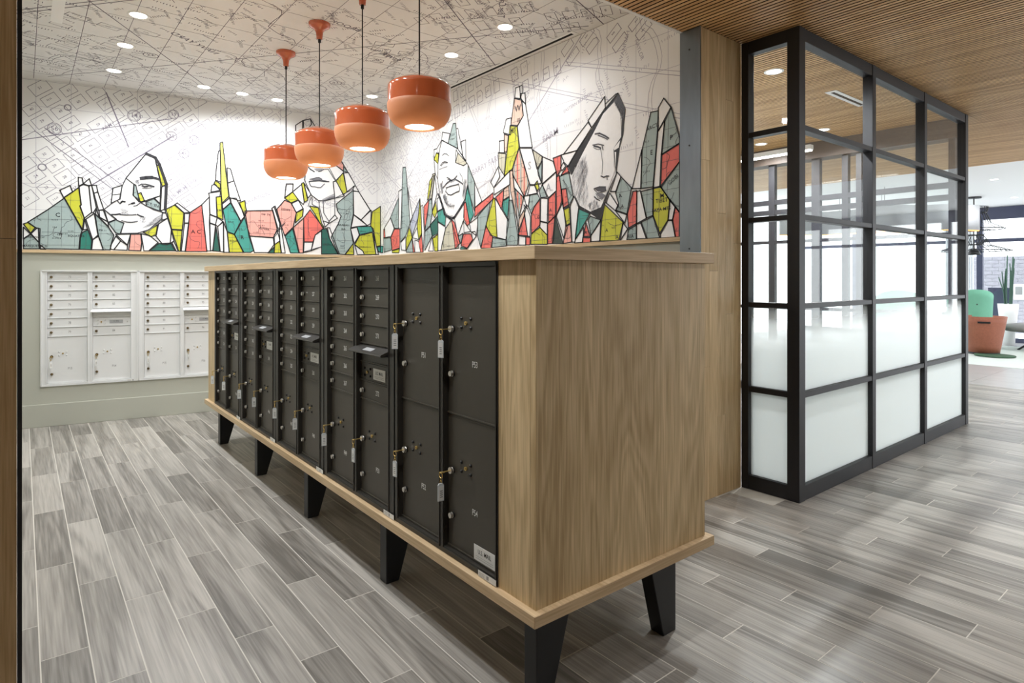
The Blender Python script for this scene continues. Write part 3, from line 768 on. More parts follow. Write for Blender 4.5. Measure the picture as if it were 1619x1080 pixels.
STROKES = {
'B': '''9.3|10|679,2219 744,2283 796,2325 824,2338 843,2479 876,2564
9.3|10|1011,2310 1133,2241 1212,2219 1207,2149 1084,2024 981,1984 829,1975 857,2088 786,2119 689,2214 679,2219
29.5|5|1062,2843 1146,2809 1184,2739 1251,2529 1240,2265
10.3|5|799,2320 824,2288 842,2310 870,2316
8.9|5|899,2282 931,2303 956,2308
8.9|5|945,2270 974,2280 1003,2307
16.2|5|831,2305 845,2316 867,2312
19.2|5|931,2298 953,2306
36.9|10|1014,2573 1062,2585 1113,2592
25.8|12|1113,2592 1150,2586 1176,2577
11.8|15|992,2493 1018,2512 1054,2514 1091,2509 1135,2493
17.7|20|1025,2495 1047,2484 1069,2490 1084,2500
17.7|15|1098,2499 1132,2493
7.4|35|1025,2470 1062,2468 1113,2480
14.8|10|750,2171 782,2173 824,2183
11.8|25|824,2175 881,2173 931,2176 967,2182
14.8|10|981,2183 1007,2169 1036,2160
10.3|30|838,2113 881,2099 931,2098 981,2111
10.3|25|888,2098 917,2097 953,2103
7.4|5|757,2380 824,2393
11.1|35|1054,2003 1120,2048 1202,2138
13.7|15|2745,2847 2771,2820 2815,2794
10.9|30|2866,2801 2895,2809 2926,2833
8.7|20|2926,2833 2979,2840 3064,2706
12.0|30|2763,2699 2802,2708 2838,2724 2869,2729 2905,2710
16.4|22|2755,2672 2822,2683 2874,2692 2926,2685 2987,2687
13.7|25|2911,2695 2947,2692 2979,2686
10.9|30|2753,2667 2771,2620 2786,2612 2822,2613 2853,2605 2890,2607
8.7|30|2890,2607 2916,2636 2937,2656
7.7|15|2870,2445 2876,2362 2920,2197
7.7|15|2920,2442 2926,2300 2990,2200
7.7|15|3060,2489 3060,2281
7.7|15|2789,2485 2789,2396 2864,2361
7.1|15|3060,2489 3274,2608 3313,2664
6.6|15|2380,2073 2474,2152
7.7|15|3130,2977 3359,2587 3507,2363
7.1|15|2983,2873 3176,2523
6.6|15|2740,2367 2777,2484
7.1|15|2691,1818 2901,1887
6.6|15|2351,1972 2480,2165
10.9|10|2680,3399 2769,3432 2783,3369 2735,3300''',
'R': '''21.5|5|5762,2432 5698,2325 5636,2195 5523,2138 5421,2149
13.5|5|5463,2134 5354,2218 5240,2317
7.5|16|5680,2841 5636,2853 5583,2840 5548,2816
8.6|16|5716,2736 5672,2763 5627,2766 5566,2749
6.5|26|5698,2728 5645,2754 5575,2744
5.4|41|5743,2696 5663,2704 5575,2706
10.8|11|5583,2589 5531,2568 5497,2540 5437,2556 5387,2582
8.6|21|5566,2567 5514,2550 5463,2547
16.1|21|5663,2484 5592,2523 5514,2547
16.1|21|5421,2549 5337,2511 5280,2481
11.8|16|5601,2477 5505,2485 5404,2487 5354,2490
11.8|6|5610,2440 5557,2401 5505,2389 5404,2408 5346,2415
7.5|21|5354,2485 5341,2447 5346,2415
7.0|26|5610,2440 5592,2476
6.5|31|5337,2603 5288,2551 5272,2494
7.5|26|5672,2562 5698,2507 5680,2428
6.5|31|5636,2385 5592,2314 5523,2270 5437,2272
6.5|31|5240,2526 5256,2419 5288,2349
8.1|21|5663,2398 5618,2327 5575,2284
12.4|20|3397,2654 3350,2651 3291,2620 3253,2594
9.1|25|3364,2638 3298,2607 3265,2587
8.3|25|3424,2570 3364,2568 3304,2548
12.4|18|3410,2560 3364,2545 3337,2531
7.5|25|3324,2553 3313,2513
5.0|40|3417,2549 3377,2528 3337,2521
9.9|18|3334,2310 3304,2296 3278,2302 3253,2299
8.3|20|3272,2299 3269,2274
9.1|15|3410,2218 3350,2226 3285,2218
6.6|20|3410,2213 3370,2179 3311,2182 3278,2188
5.8|35|3390,2181 3364,2139 3324,2125 3291,2151
10.4|18|3406,2153 3377,2131 3350,2118
4.6|50|3337,2517 3317,2416 3324,2320''',
}
TONES = {
'B': '''20|1041,2496 1069,2500 1070,2485 1050,2481
28|1014,2567 1054,2591 1113,2594 1120,2575 1062,2566
70|2905,2463 2979,2506 3048,2543 3053,2489 3000,2464 2937,2452
55|2937,2460 3000,2499 3051,2516 3053,2489 3000,2464
60|2807,2831 2843,2839 2921,2843 2895,2812 2843,2805
45|2760,2699 2812,2714 2869,2728 2905,2708 2926,2688 2822,2683''',
'R': '''25|3406,2217 3350,2228 3285,2218 3278,2186 3324,2184 3370,2191
45|3384,2176 3324,2174 3291,2156 3311,2129 3350,2138
18|3195,2879 3152,2921 3084,2788 3108,2667 3123,2783''',
}
HATCH = {
'B': '''60|120|20|1040,2045 1128,2074 1210,2147 1210,2207 1165,2170 1084,2098
62|90|30|960,2550 996,2561 996,2502 967,2517
65|70|10|831,2238 895,2225 895,2183 831,2184
72|60|40|1011,2180 1054,2156 1054,2097 996,2111''',
'R': '''62|150|70|3663,2365 3584,2446 3506,2484 3499,2343 3520,2215 3486,2062 3584,2111 3641,2209
70|70|75|3555,2472 3486,2481 3479,2141 3513,2084 3555,2250
35|70|60|3183,2876 3121,2792 3096,2711 3121,2726 3133,2785
65|90|70|3486,2092 3390,2132 3350,2069 3431,2042
55|90|60|5663,2417 5610,2402 5557,2292 5421,2270 5437,2253 5557,2273 5627,2337
55|90|65|5734,2550 5663,2541 5663,2427 5716,2432
45|90|70|5280,2476 5208,2522 5224,2361 5272,2320
45|60|30|5645,2234 5575,2180 5421,2158 5488,2131 5592,2163
55|70|70|5575,2550 5488,2558 5404,2547 5488,2520''',
}
LETTERS = {
'B': '''MARQUESAS IS.|.03|0|6|105,1823
EQUATOR|.03|0|6|443,1935
120|.03|0|6|302,1946
GREENWICH|.026|0|6|101,1913
C|.06|0|6|289,2144
ST. IN|.045|-12|6|1123,2294
A C|.06|0|6|1539,2018
EQUA|.03|0|6|1918,1928
R|.06|0|6|2011,1969
LA|.035|0|6|1772,2271
N  TY.|.035|-4|6|2275,2245
RUSSIA|.035|-14|6|2251,2081
EGYPT|.035|-8|6|2486,2315
ARABIAN|.034|0|6|3169,2159
SEA|.034|0|6|3163,2109
LONGITUDE|.024|0|6|2977,1908
EAST|.024|0|6|3156,1899
CEYLON|.024|0|6|3453,2040
GREENWICH|.026|0|6|3439,1893''',
'R': '''W|.085|0|6|4376,3070
IX|.05|0|6|4363,2960
MIS|.055|0|6|4445,2882
S|.1|0|70|4208,2515
A.|.1|0|70|3943,2288
A|.045|0|6|3927,2090
CANADA|.026|-8|6|3923,2050
G|.045|0|6|4087,2042
M|.045|0|6|2743,2091
TIBET|.042|2|6|2746,2057
LAYA MTS|.036|2|6|2750,1994
E|.05|0|6|2836,2415
ARCTI|.04|10|6|2826,2600
P|.05|0|6|2663,2493
A|.05|15|6|3136,2131
A A|.04|0|6|3133,2050
BIA|.04|4|6|3032,1814
A|.04|0|6|3166,1817
A|.04|0|6|3274,1876
WHITE RUSSIA|.028|-55|6|3720,2261
GOBI|.04|35|6|2647,2195
A|.04|0|6|3501,1871''',
}

# ================================================================== printed murals
MAPI = mat('map_ink_pale', (178, 174, 188), .6); MAPD = mat('map_ink', (132, 126, 142), .6); MAPC = mat('map_ink_ceiling', (100, 92, 106), .6); GRID = mat('map_grid_ink', (186, 184, 196), .6)
def pr(n, c): return mat('print_' + n, c, .55, noise=.05, scale=25)
INKS = dict(w=pr('white', (243, 243, 243)), gb=pr('grey_blue', (166, 184, 182)), yg=pr('lime', (204, 205, 60)), yl=pr('pale_lime', (216, 222, 100)), co=pr('coral', (236, 116, 106)),
            pk=pr('pink', (238, 172, 160)), tl=pr('teal', (72, 160, 148)), t=pr('sea_green', (44, 128, 112)), dg=pr('deep_green', (40, 104, 92)), dk=pr('moss', (62, 74, 66)),
            ta=pr('stone', (204, 200, 180)), pe=pr('peach', (228, 196, 178)), ps=pr('peach_stripe', (228, 192, 172)), li=pr('lilac', (190, 196, 214)), k=pr('black', (30, 30, 34)))
GREY = {}
def grey(g):
    g = int(g)
    if g not in GREY: v = int(30 + g * 2.05); GREY[g] = mat('pencil_%d' % g, (v, v, v + 6), .6)
    return GREY[g]
def clipseg(p, q, b):
    x0, z0 = p; x1, z1 = q; t0, t1 = 0., 1.; dx, dz = x1 - x0, z1 - z0
    for d, a in ((-dx, x0 - b[0]), (dx, b[1] - x0), (-dz, z0 - b[2]), (dz, b[3] - z0)):
        if abs(d) < 1e-12:
            if a < 0: return None
        else:
            r = a / d
            if d < 0: t0 = max(t0, r)
            else: t1 = min(t1, r)
    if t0 >= t1: return None
    return (x0 + t0 * dx, z0 + t0 * dz), (x0 + t1 * dx, z0 + t1 * dz)
class Pen:
    """draws map line work into one flat mesh, clipped to a rectangle"""
    def __init__(s, b, y): s.m = MB(); s.b = b; s.y = y
    def seg(s, p, q, w, ink):
        c = clipseg(p, q, s.b)
        if c: s.m.line(c[0], c[1], w, s.y, ink)
    def path(s, pts, w, ink, closed=False):
        for k in range(len(pts) - (0 if closed else 1)): s.seg(pts[k], pts[(k + 1) % len(pts)], w, ink)
    def circ(s, x, z, r, w, ink, n=20): s.path([(x + r * math.cos(2 * math.pi * k / n), z + r * math.sin(2 * math.pi * k / n)) for k in range(n)], w, ink, True)
    def text(s, t, size, x, z, ink, ang=0):
        r = len(t) * size * .35
        if s.b[0] + r * abs(math.cos(ang)) + size / 2 < x < s.b[1] - r * abs(math.cos(ang)) - size / 2 and s.b[2] + r * abs(math.sin(ang)) + size / 2 < z < s.b[3] - r * abs(math.sin(ang)) - size / 2: s.m.text(t, size, x, z, s.y, ink, ang)
    def scrib(s, x, z, n, size, ang, w, ink):
        """illegible street lettering: a row of short upright strokes"""
        ca, sa = math.cos(ang), math.sin(ang)
        for k in range(n):
            u = (k - n / 2) * size * .8; h = size * random.uniform(.5, 1); t = random.uniform(-.25, .25) * size
            a = (x + u * ca, z + u * sa); b_ = (x + (u + t) * ca - h * sa, z + (u + t) * sa + h * ca)
            s.seg(a, b_, w, ink)
    def river(s, p, ang, n, step, w, ink, wig=.5, twin=0):
        pts = [p]; a = ang
        for k in range(n):
            a = ang + wig * math.sin(k * .7 + p[0] * 9) + random.uniform(-.35, .35); pts.append((pts[-1][0] + step * math.cos(a), pts[-1][1] + step * math.sin(a)))
        s.path(pts, w, ink)
        if twin: s.path([(x + twin, z + twin * .6) for x, z in pts], w, ink)
def blocks(p, ang, x0, x1, z0, z1, bw, bh, st, w, ink, num=True, skip=.1):
    ca, sa = math.cos(ang), math.sin(ang); cx, cz = (x0 + x1) / 2, (z0 + z1) / 2; n = int(max(x1 - x0, z1 - z0) / min(bw, bh) * 1.0) + 2
    num_n = 20
    for i in range(-n, n):
        for j in range(-n, n):
            u, v = i * (bw + st), j * (bh + st); x, z = cx + u * ca - v * sa, cz + u * sa + v * ca
            if not (x0 < x < x1 and z0 < z < z1) or random.random() < skip: continue
            a, b_ = bw / 2 * random.uniform(.75, 1.0), bh / 2 * random.uniform(.8, 1.0); q = [(-a, -b_), (a, -b_), (a, b_ * random.choice((1, 1, .4))), (a * random.choice((1, 1, .5)), b_), (-a, b_)]
            p.path([(x + s_ * ca - t * sa, z + s_ * sa + t * ca) for s_, t in q], w, ink, True)
            num_n += 1
            if num and random.random() < .75: p.text(str(num_n % 97), min(bw, bh) * .32, x, z, ink, ang)
            elif random.random() < .6: p.scrib(x, z, 4, min(bw, bh) * .15, ang, w, ink)
def parse(t): return [(l.split('|')[:-1], [tuple(float(v) / 1000 for v in p.split(',')) for p in l.split('|')[-1].split()]) for l in t.strip().splitlines()]
def inside(p, poly):
    c = False
    for k in range(len(poly)):
        (x0, z0), (x1, z1) = poly[k - 1], poly[k]
        if (z0 > p[1]) != (z1 > p[1]) and p[0] < (x1 - x0) * (p[1] - z0) / (z1 - z0) + x0: c = not c
    return c
def mural(key, conv, loc, rot, label, width):
    root = thing('wall_mural', label, 'mural', loc, rot)
    b = (.0, width, 1.79, ZC - .003)
    random.seed(11 if key == 'B' else 23)
    # --- old street map underneath
    p = Pen(b, -.0008)
    step = .29
    for k in range(int(width / step) + 1): p.seg((.11 + k * step, 1.79), (.11 + k * step, ZC), .003, GRID)
    for k in range(7): p.seg((0, 1.93 + k * .26), (width, 1.93 + k * .26 + (.0 if key == 'B' else .02)), .003, GRID)
    if key == 'B':
        blocks(p, R(38), 0, 1.6, 2.28, 3.5, .17, .115, .022, .0045, MAPD, skip=.06)
        blocks(p, R(38), 1.6, 3.64, 2.55, 3.5, .14, .085, .025, .004, MAPI, skip=.2)
        for x, z, r, t in ((.26, 3.02, .058, '56'), (.95, 3.24, .06, '14'), (1.32, 3.30, .05, '19'), (1.30, 3.06, .05, '28'), (1.42, 2.88, .05, '41'), (1.52, 3.04, .05, '17'), (.37, 3.25, .03, ''), (.16, 2.62, .035, '')):
            p.circ(x, z, r, .006, MAPD); p.circ(x, z, r * .82, .003, MAPD)
            if t: p.text(t, r * 1.1, x, z, MAPD)
        for a in ((.1, 2.98, .95, 2.28), (.18, 3.02, 1.0, 2.36), (.55, 2.45, 1.3, 3.05), (.0, 2.88, 1.3, 3.25), (.7, 3.45, .9, 2.9)): p.seg(a[:2], a[2:], .012 if a[0] > .5 else .008, MAPD)
        p.text('ARMY AND NAVY CLUB', .06, .95, 3.31, MAPD, R(37)); p.text('COMMERCIAL CLUB', .06, 1.12, 3.36, MAPD, R(38)); p.text('ARMY', .05, .72, 3.10, MAPD, R(37)); p.text('Y.W.C.A.', .05, 1.0, 2.92, MAPI, R(37))
        p.text('LINCOLN MEMORIAL', .062, 1.36, 2.44, MAPI, R(42)); p.text('CAPITAL RESERVATION', .06, 2.02, 2.36, MAPI, R(26)); p.text('WASHINGTON', .06, 2.95, 2.42, MAPI, R(-12))
        for k in range(30): p.scrib(random.uniform(1.4, 3.5), random.uniform(2.5, 3.45), random.randint(4, 9), .03, R(38) + random.choice((0, math.pi / 2)), .004, MAPI)
        for q in (((.0, 2.45), -.35), ((1.4, 2.75), .1), ((2.0, 2.6), -.2)): p.river(q[0], q[1], 16, .09, .004, MAPI)
    else:
        blocks(p, R(45), 0, 1.5, 2.2, 3.4, .10, .06, .03, .004, MAPI, num=False, skip=.2)
        for k in range(120): p.scrib(random.uniform(0, 1.5), random.uniform(2.1, 3.45), random.randint(3, 6), .022, R(random.choice((45, -45, 0))), .004, MAPI)
        for x in (1.75, 2.3, 3.1, 3.7, 4.2): p.river((x, 3.5), -1.45 - .1 * math.sin(x * 3), 20, .08, .004, MAPI, .45, .035)
        for a in ((0, 2.2, 1.6, 3.3), (0, 2.9, 1.3, 2.1), (1.9, 3.4, 2.6, 2.2), (2.2, 3.5, 4.6, 2.6), (2.9, 2.9, 3.6, 3.5), (3.4, 3.3, 4.6, 2.9), (2.0, 2.35, 3.3, 2.75)):
            p.seg(a[:2], a[2:], .005, MAPI); p.seg((a[0] + .03, a[1] + .02), (a[2] + .03, a[3] + .02), .004, MAPI)
        blocks(p, R(8), 1.5, 3.4, 3.22, 3.5, .1, .13, .04, .005, MAPD, num=False); blocks(p, R(35), 3.3, 4.6, 3.3, 3.5, .16, .07, .04, .005, MAPD, num=False)
        for t, s_, x, z, a in (('BARRY FARM', .085, 2.28, 2.62, 12), ('FARM', .085, 3.22, 2.74, 14), ('PASSADENA', .07, 2.9, 2.25, 8), ('IN INF', .06, 1.9, 2.28, 8), ('EASTERN BRANCH', .04, 3.55, 2.95, 14), ('SHIPLEY TERRACE', .04, 2.85, 3.05, 60), ('NAYLOR', .045, 4.2, 3.2, -70), ('SAVANNAH', .05, 4.05, 3.25, 70)): p.text(t, s_, x, z, MAPI, R(a))
        for k in range(60): p.scrib(random.uniform(1.6, 4.5), random.uniform(2.3, 3.45), random.randint(4, 9), .026, R(random.choice((10, 60, -70, 30))), .004, MAPI)
    p.m.build('map_print', root, kind='stuff')
    # --- coloured shards with black outlines, later ones over earlier ones
    sh, ol, fine = MB(), MB(), MB(); random.seed(3)
    y = -.0012
    for (c,), pts in parse(SHARDS[key]):
        pts = [(conv(x), z) for x, z in pts]; y -= .000008
        if c != '-':
            sh.poly([(x, y, z) for x, z in (pts if key == 'B' else pts)], INKS[c.strip('0')])
        if c not in ('w0', 'k'): ol.path(pts, .0105 if key == 'B' else .009, -.0044, INKS['k'], True)
        xs, zs = [q[0] for q in pts], [q[1] for q in pts]; A = (max(xs) - min(xs)) * (max(zs) - min(zs))
        if c in ('gb', 'yg', 'yl', 'co', 'pk', 'tl', 't', 'ta', 'dg', 'li', 'pe', 'ps', 'dk') and A > .006:
            ink = grey(28)
            # graticule, coast lines and names of an old atlas page
            for k in range(int((max(xs) - min(xs)) / .11) + 1):
                x = min(xs) + .05 + .11 * k; run = [zz for zz in [min(zs) + (max(zs) - min(zs)) * t / 24 for t in range(25)] if inside((x, zz), pts)]
                if len(run) > 2: fine.line((x, run[0]), (x + .006, run[-1]), .0022, -.0036, ink)
            for k in range(int((max(zs) - min(zs)) / .13) + 1):
                z = min(zs) + .04 + .13 * k; run = [xx for xx in [min(xs) + (max(xs) - min(xs)) * t / 24 for t in range(25)] if inside((xx, z), pts)]
                if len(run) > 2: fine.line((run[0], z), (run[-1], z + .004), .0022, -.0036, ink)
            for r in range(1 + int(A / .03)):
                q = (random.uniform(min(xs), max(xs)), random.uniform(min(zs), max(zs))); a = random.uniform(0, 6.3)
                for k in range(18):
                    a += random.uniform(-.8, .8); n_ = (q[0] + .014 * math.cos(a), q[1] + .014 * math.sin(a))
                    if inside(q, pts) and inside(n_, pts): fine.line(q, n_, .003, -.0036, ink)
                    q = n_
            for r in range(1 + int(A / .02)):
                q = (random.uniform(min(xs), max(xs)), random.uniform(min(zs), max(zs)))
                if all(inside((q[0] + dx, q[1] + dz), pts) for dx in (-.035, .05) for dz in (-.012, .02)):
                    for k in range(random.randint(3, 6)):
                        xx = q[0] - .03 + k * .013; fine.line((xx, q[1]), (xx + random.uniform(-.004, .004), q[1] + .012), .0035, -.0037, grey(12))
            if c == 'ps':
                for k in range(5):
                    x = min(xs) + (max(xs) - min(xs)) * (k + .5) / 5; run = [zz for zz in [min(zs) + (max(zs) - min(zs)) * t / 30 for t in range(31)] if inside((x, zz), pts)]
                    if len(run) > 3: fine.line((x, run[0]), (x, run[-1]), .014, -.0034, INKS['co' if k % 2 else 'gb'])
    sh.build('shard_print', root, kind='stuff'); 
    # --- pencil portraits
    po = MB()
    for (g,), pts in parse(TONES[key]): po.poly([(conv(x), -.0038, z) for x, z in pts], grey(g))
    for (w, g), pts in parse(STROKES[key]): po.path([(conv(x), z) for x, z in pts], float(w) / 1000, -.0046, grey(g))
    random.seed(8)
    for (g, n, a), pts in parse(HATCH[key]):
        pts = [(conv(x), z) for x, z in pts]; xs, zs = [q[0] for q in pts], [q[1] for q in pts]; ca, sa = math.cos(R(float(a))), math.sin(R(float(a))); L = .25 * math.hypot(max(xs) - min(xs), max(zs) - min(zs)); k = 0
        for t in range(int(n) * 6):
            q = (random.uniform(min(xs), max(xs)), random.uniform(min(zs), max(zs)))
            if not inside(q, pts): continue
            l = L * random.uniform(.3, .8); da = random.uniform(-.25, .25); po.line((q[0] - l / 2 * (ca - sa * da), q[1] - l / 2 * (sa + ca * da)), (q[0] + l / 2 * (ca - sa * da), q[1] + l / 2 * (sa + ca * da)), random.uniform(.0012, .0026), -.0042, grey(min(95, int(float(g)) + random.choice((-8, 0, 8, 16))))); k += 1
            if k >= int(n): break
    po.build('portrait_print', root, kind='stuff')
    # --- lettering on the shards
    for (t, s_, a, g), pts in parse(LETTERS[key]): fine.text(t, float(s_), conv(pts[0][0]), pts[0][1], -.0040, grey(g), R(float(a)))
    fine.build('atlas_print', root, kind='stuff'); ol.build('outline_print', root, kind='stuff')
mural('B', lambda s: s, (0, 7.8, 0), WROT, 'back wall mural of map shards and a pencil face with one eye', 3.637)
mural('R', lambda s: 7.152 - s, (3.58, 7.152, 0), R(-90), 'right wall mural of map shards with a laughing face and a black-haired face', 4.59)

# ---- street map on the ceiling, printed on its underside (drawn in x,y, turned over)
random.seed(31)
p = Pen((-.28, 3.57, 2.57, 7.75), 0)
for k in range(14): p.seg((-.2 + k * .29, 2.56), (-.2 + k * .29, 7.8), .004, MAPC)
for k in range(19): p.seg((-.3, 2.6 + k * .29), (3.6, 2.6 + k * .29), .004, MAPC)
for a in ((-.3, 6.2, 2.6, 2.6), (-.3, 6.27, 2.66, 2.6), (.2, 7.6, 3.5, 3.4), (1.0, 7.6, 3.5, 5.9), (.9, 2.6, 3.5, 4.6), (1.6, 2.6, 3.57, 3.3), (0, 4.8, 1.8, 7.4), (2.6, 7.2, 3.57, 4.2)): p.seg(a[:2], a[2:], .009, MAPC)
for k in range(16): p.river((random.uniform(-.2, 3.4), random.uniform(2.7, 7.4)), random.uniform(0, 6.3), 22, .075, .0055, MAPC, .8, random.choice((0, .03, .03)))
for x0, x1, z0, z1, a in ((-.2, .9, 2.6, 4.2, 25), (1.0, 2.2, 2.6, 3.9, -50), (2.3, 3.5, 2.7, 4.2, 35), (-.2, .8, 5.6, 7.3, 20), (1.6, 2.9, 5.8, 7.1, 45), (2.4, 3.5, 4.5, 5.6, -15)):
    blocks(p, R(a), x0, x1, z0, z1, .17, .09, .05, .0045, MAPC, num=False, skip=.35)
for k in range(760): p.scrib(random.uniform(-.2, 3.5), random.uniform(2.6, 7.6), random.randint(4, 9), .026, R(random.choice((38, 38, 128, 10, 70))), .0055, MAPC)
for x, z, t in ((1.35, 4.25, '59'), (.9, 6.3, '55'), (2.5, 6.0, '16'), (.35, 3.6, '8')): p.circ(x, z, .06, .008, MAPC); p.m.text(t, .07, x, z, 0, MAPC, R(150))
for t, s_, x, z, a in (('MILLS', .1, .52, 4.55, 160), ('NAVY YARD', .09, 1.15, 5.75, 215), ('BROOK', .08, 2.0, 4.6, 190), ('CEMETERY', .06, 1.75, 3.3, 225), ('RIVER', .09, 2.6, 5.0, 200), ('Tiber Creek', .08, 2.75, 3.55, 235), ('Cedar Grove', .07, 1.2, 3.5, 210)): p.text(t, s_, x, z, MAPC, R(a))
# the pen draws in (x, z) at depth y: lay that plane flat under the ceiling
m = p.m; m.v = [(v[0], v[2], ZC - .0008) for v in m.v]
m.build('map_print', ceil, kind='stuff')

# ================================================================== lamps
PX_ = 1.822
def pendant(y, label):
    p = thing('pendant_lamp', label, 'pendant lamp', (PX_, y, 0), 0, 'orange pendant lamps over the island')
    up = [(.02, 2.684), (.07, 2.678), (.12, 2.662), (.16, 2.642), (.178, 2.632), (.1845, 2.622), (.1855, 2.61), (.1855, 2.522)]
    MB().lathe(up[::-1], ORANGE, seg=56, cap1=True).build('upper_shade', p, True)
    lo = [(.1855, 2.522), (.187, 2.519), (.187, 2.497), (.183, 2.468), (.172, 2.436), (.152, 2.408), (.126, 2.391), (.092, 2.382), (.086, 2.384), (.086, 2.40)]
    ls = MB().lathe(lo[::-1], ORANGE2, seg=56).build('lower_shade', p, True)
    MB().lathe([(.001, 2.392), (.088, 2.392)][::-1], LAMPP, seg=32).build('diffuser', ls)
    MB().cyl((0, 0, 2.68), (0, 0, 3.375), .0045, CORD, 8).build('cord', p)
    cn = MB().lathe([(.022, 3.376), (.024, 3.40), (.028, 3.43), (.04, 3.452), (.07, 3.468), (.082, 3.478), (.083, 3.4995)], ORANGE, seg=32, cap0=True).build('canopy', p, True)
    MB().cyl((0, 0, 3.35), (0, 0, 3.377), .011, CORD, 12).build('strain_relief', cn)
    spot('pendant_light', (0, 0, 2.375), PEND_W, 130, .7, .07, (1, .9, .78), p)
for y, l in ((5.47, 'orange pendant lamp farthest from the camera, over the island'), (4.69, 'orange pendant lamp second farthest over the island'),
             (3.914, 'orange pendant lamp second nearest over the island'), (3.143, 'orange pendant lamp nearest the camera, largest of the four')): pendant(y, l)
def downlight(x, y, z, w, label, group, size=165, col=(.955, .975, 1), blend=1.0, aim=None):
    d = thing('downlight', label, 'downlight', (x, y, z), 0, group)
    MB().lathe([(.056, -.001), (.062, -.005), (.074, -.004), (.076, 0)], WHITE, seg=28).build('trim_ring', d, True)
    MB().lathe([(.056, -.002), (.001, -.0015)], LAMPON, seg=28).build('lens', d)
    rot = (Vector(aim) - Vector((x, y, z - .02))).to_track_quat('-Z', 'Y').to_euler() if aim else (0, 0, 0)
    spot('lamp_light', (0, 0, -.02), w, size, blend, .045, col, d, rot)
nm = ['nearest', 'second', 'third', 'fourth']
for k, y in enumerate((3.05, 3.83, 4.61)): downlight(.69, y, ZC, DOWN_W, 'recessed downlight in the map ceiling above the picture, %s of the left row' % ('first', 'second', 'third')[k], 'downlights in the map ceiling')
for k, y in enumerate((5.4, 6.17, 6.99)): downlight(.69, y, ZC, DOWN_W, 'recessed downlight in the left row of the map ceiling, %s from the camera' % ('nearest', 'middle', 'farthest')[k], 'downlights in the map ceiling')
for k, x in enumerate((1.48, 1.86, 2.23)): downlight(x, 6.99, ZC, DOWN_W * .62, 'recessed downlight close to the back wall mural, %s of three' % ('left', 'middle', 'right')[k], 'downlights in the map ceiling')
for k, y in enumerate((3.83, 4.61, 5.38, 6.2)): downlight(3.0, y, ZC, DOWN_W * .62, 'recessed downlight in the row along the right mural, %s from the camera' % ('nearest', 'second', 'third', 'farthest')[k], 'downlights in the map ceiling')
# slot air diffusers in the ceiling
MB().box(3.47, 3.545, 3.55, 5.75, ZC - .003, ZC - .0005, WHITE).box(3.492, 3.522, 3.585, 5.72, ZC - .0036, ZC - .003, DARKGAP).build('slot_diffuser', label='long black slot diffuser in the map ceiling beside the right mural', cat='air diffuser')
MB().box(.17, .245, 5.35, 5.95, ZC - .003, ZC - .0005, WHITE).build('slot_diffuser', label='short white slot cover in the map ceiling, far left', cat='air diffuser')
# corridor and office downlights in the slat ceiling
downlight(2.6, -.3, ZS, CORR_W, 'recessed downlight in the slat ceiling in front of the island, outside the picture', 'downlights in the slat ceiling')
downlight(.5, 1.5, ZS, 110, 'recessed adjustable downlight in the slat ceiling aimed at the island front, outside the picture', 'downlights in the slat ceiling', 62, blend=.7, aim=(1.36, 2.3, .9))
downlight(3.7, 1.25, ZS, 34, 'unseen downlight added in the slat ceiling to brighten the oak pier', 'downlights in the slat ceiling')  # extra lamp, added to brighten the pier and the floor before the glass
downlight(4.9, .7, ZS, CORR_W * 1.2, 'recessed downlight in the slat ceiling before the glass box, outside the picture', 'downlights in the slat ceiling')
downlight(6.6, .6, ZS, CORR_W, 'recessed downlight in the slat ceiling along the glass box, outside the picture', 'downlights in the slat ceiling')
for x, y, l in ((4.78, 2.55, 'bright recessed downlight in the slat ceiling just inside the near glass pane'), (7.24, 4.03, 'recessed downlight in the slat ceiling deep inside the glass box'),
                (7.09, 3.2, 'recessed downlight in the slat ceiling seen above the glass box middle bar')):
    downlight(x, y, ZS, OFF_W, l, 'downlights in the slat ceiling')
MB().box(5.68, 6.4, 2.45, 2.55, ZS - .004, ZS - .0005, WHITE).box(5.72, 6.36, 2.485, 2.515, ZS - .005, ZS - .004, DARKGAP).build('slot_diffuser', label='white slot diffuser in the slat ceiling inside the glass box', cat='air diffuser')

# ================================================================== glass box
GX0, GX1, GY0, GY1 = 4.033, 7.622, 1.975, 2.396
ZB = [0, .1, .693, .732, 1.295, 1.330, 1.895, 1.931, 2.499, 2.535, 3.097, ZS - .001]      # frame bars and panes from the floor up
gp = thing('glass_partition', 'black steel framed glass box corner with frosted lower panes', 'glass partition', (0, 0, 0))
def bar(*b): bevel(MB().box(*b, BLACKM).build('frame_bar', gp), .002, 1)
def pane(nm, par, g, *b): MB().box(*b, g).build(nm, par)
D = .075
bevel(MB().box(GX0, GX0 + .085, GY0, GY0 + .085, 0, ZS - .001, BLACKM).build('corner_post', gp), .003)
bevel(MB().box(GX0, GX0 + D, GY1 - .055, GY1, 0, ZS - .001, BLACKM).build('post', gp), .002)
mull = [(GX0 + .085, GX0 + .085), (5.222, 5.285), (6.366, 6.428), (7.54, GX1)]
for a, b in mull[1:]: bevel(MB().box(a, b, GY0, GY0 + D, 0, ZS - .001, BLACKM).build('post', gp), .002)
for k in range(0, 11, 2):
    za, zb = ZB[k], ZB[k + 1]
    bar(GX0 + .004, GX0 + D, GY0 + .085, GY1 - .055, za, zb)
    for i in range(3): bar(mull[i][1], mull[i + 1][0], GY0 + .004, GY0 + D, za, zb)
for k in range(1, 10, 2):
    za, zb = ZB[k], ZB[k + 1]
    pane('pane', gp, GLASSF, GX0 + .036, GX0 + .042, GY0 + .085, GY1 - .055, za, zb)
    for i in range(3): pane('pane', gp, GLASSF, mull[i][1], mull[i + 1][0], GY0 + .036, GY0 + .042, za, zb)
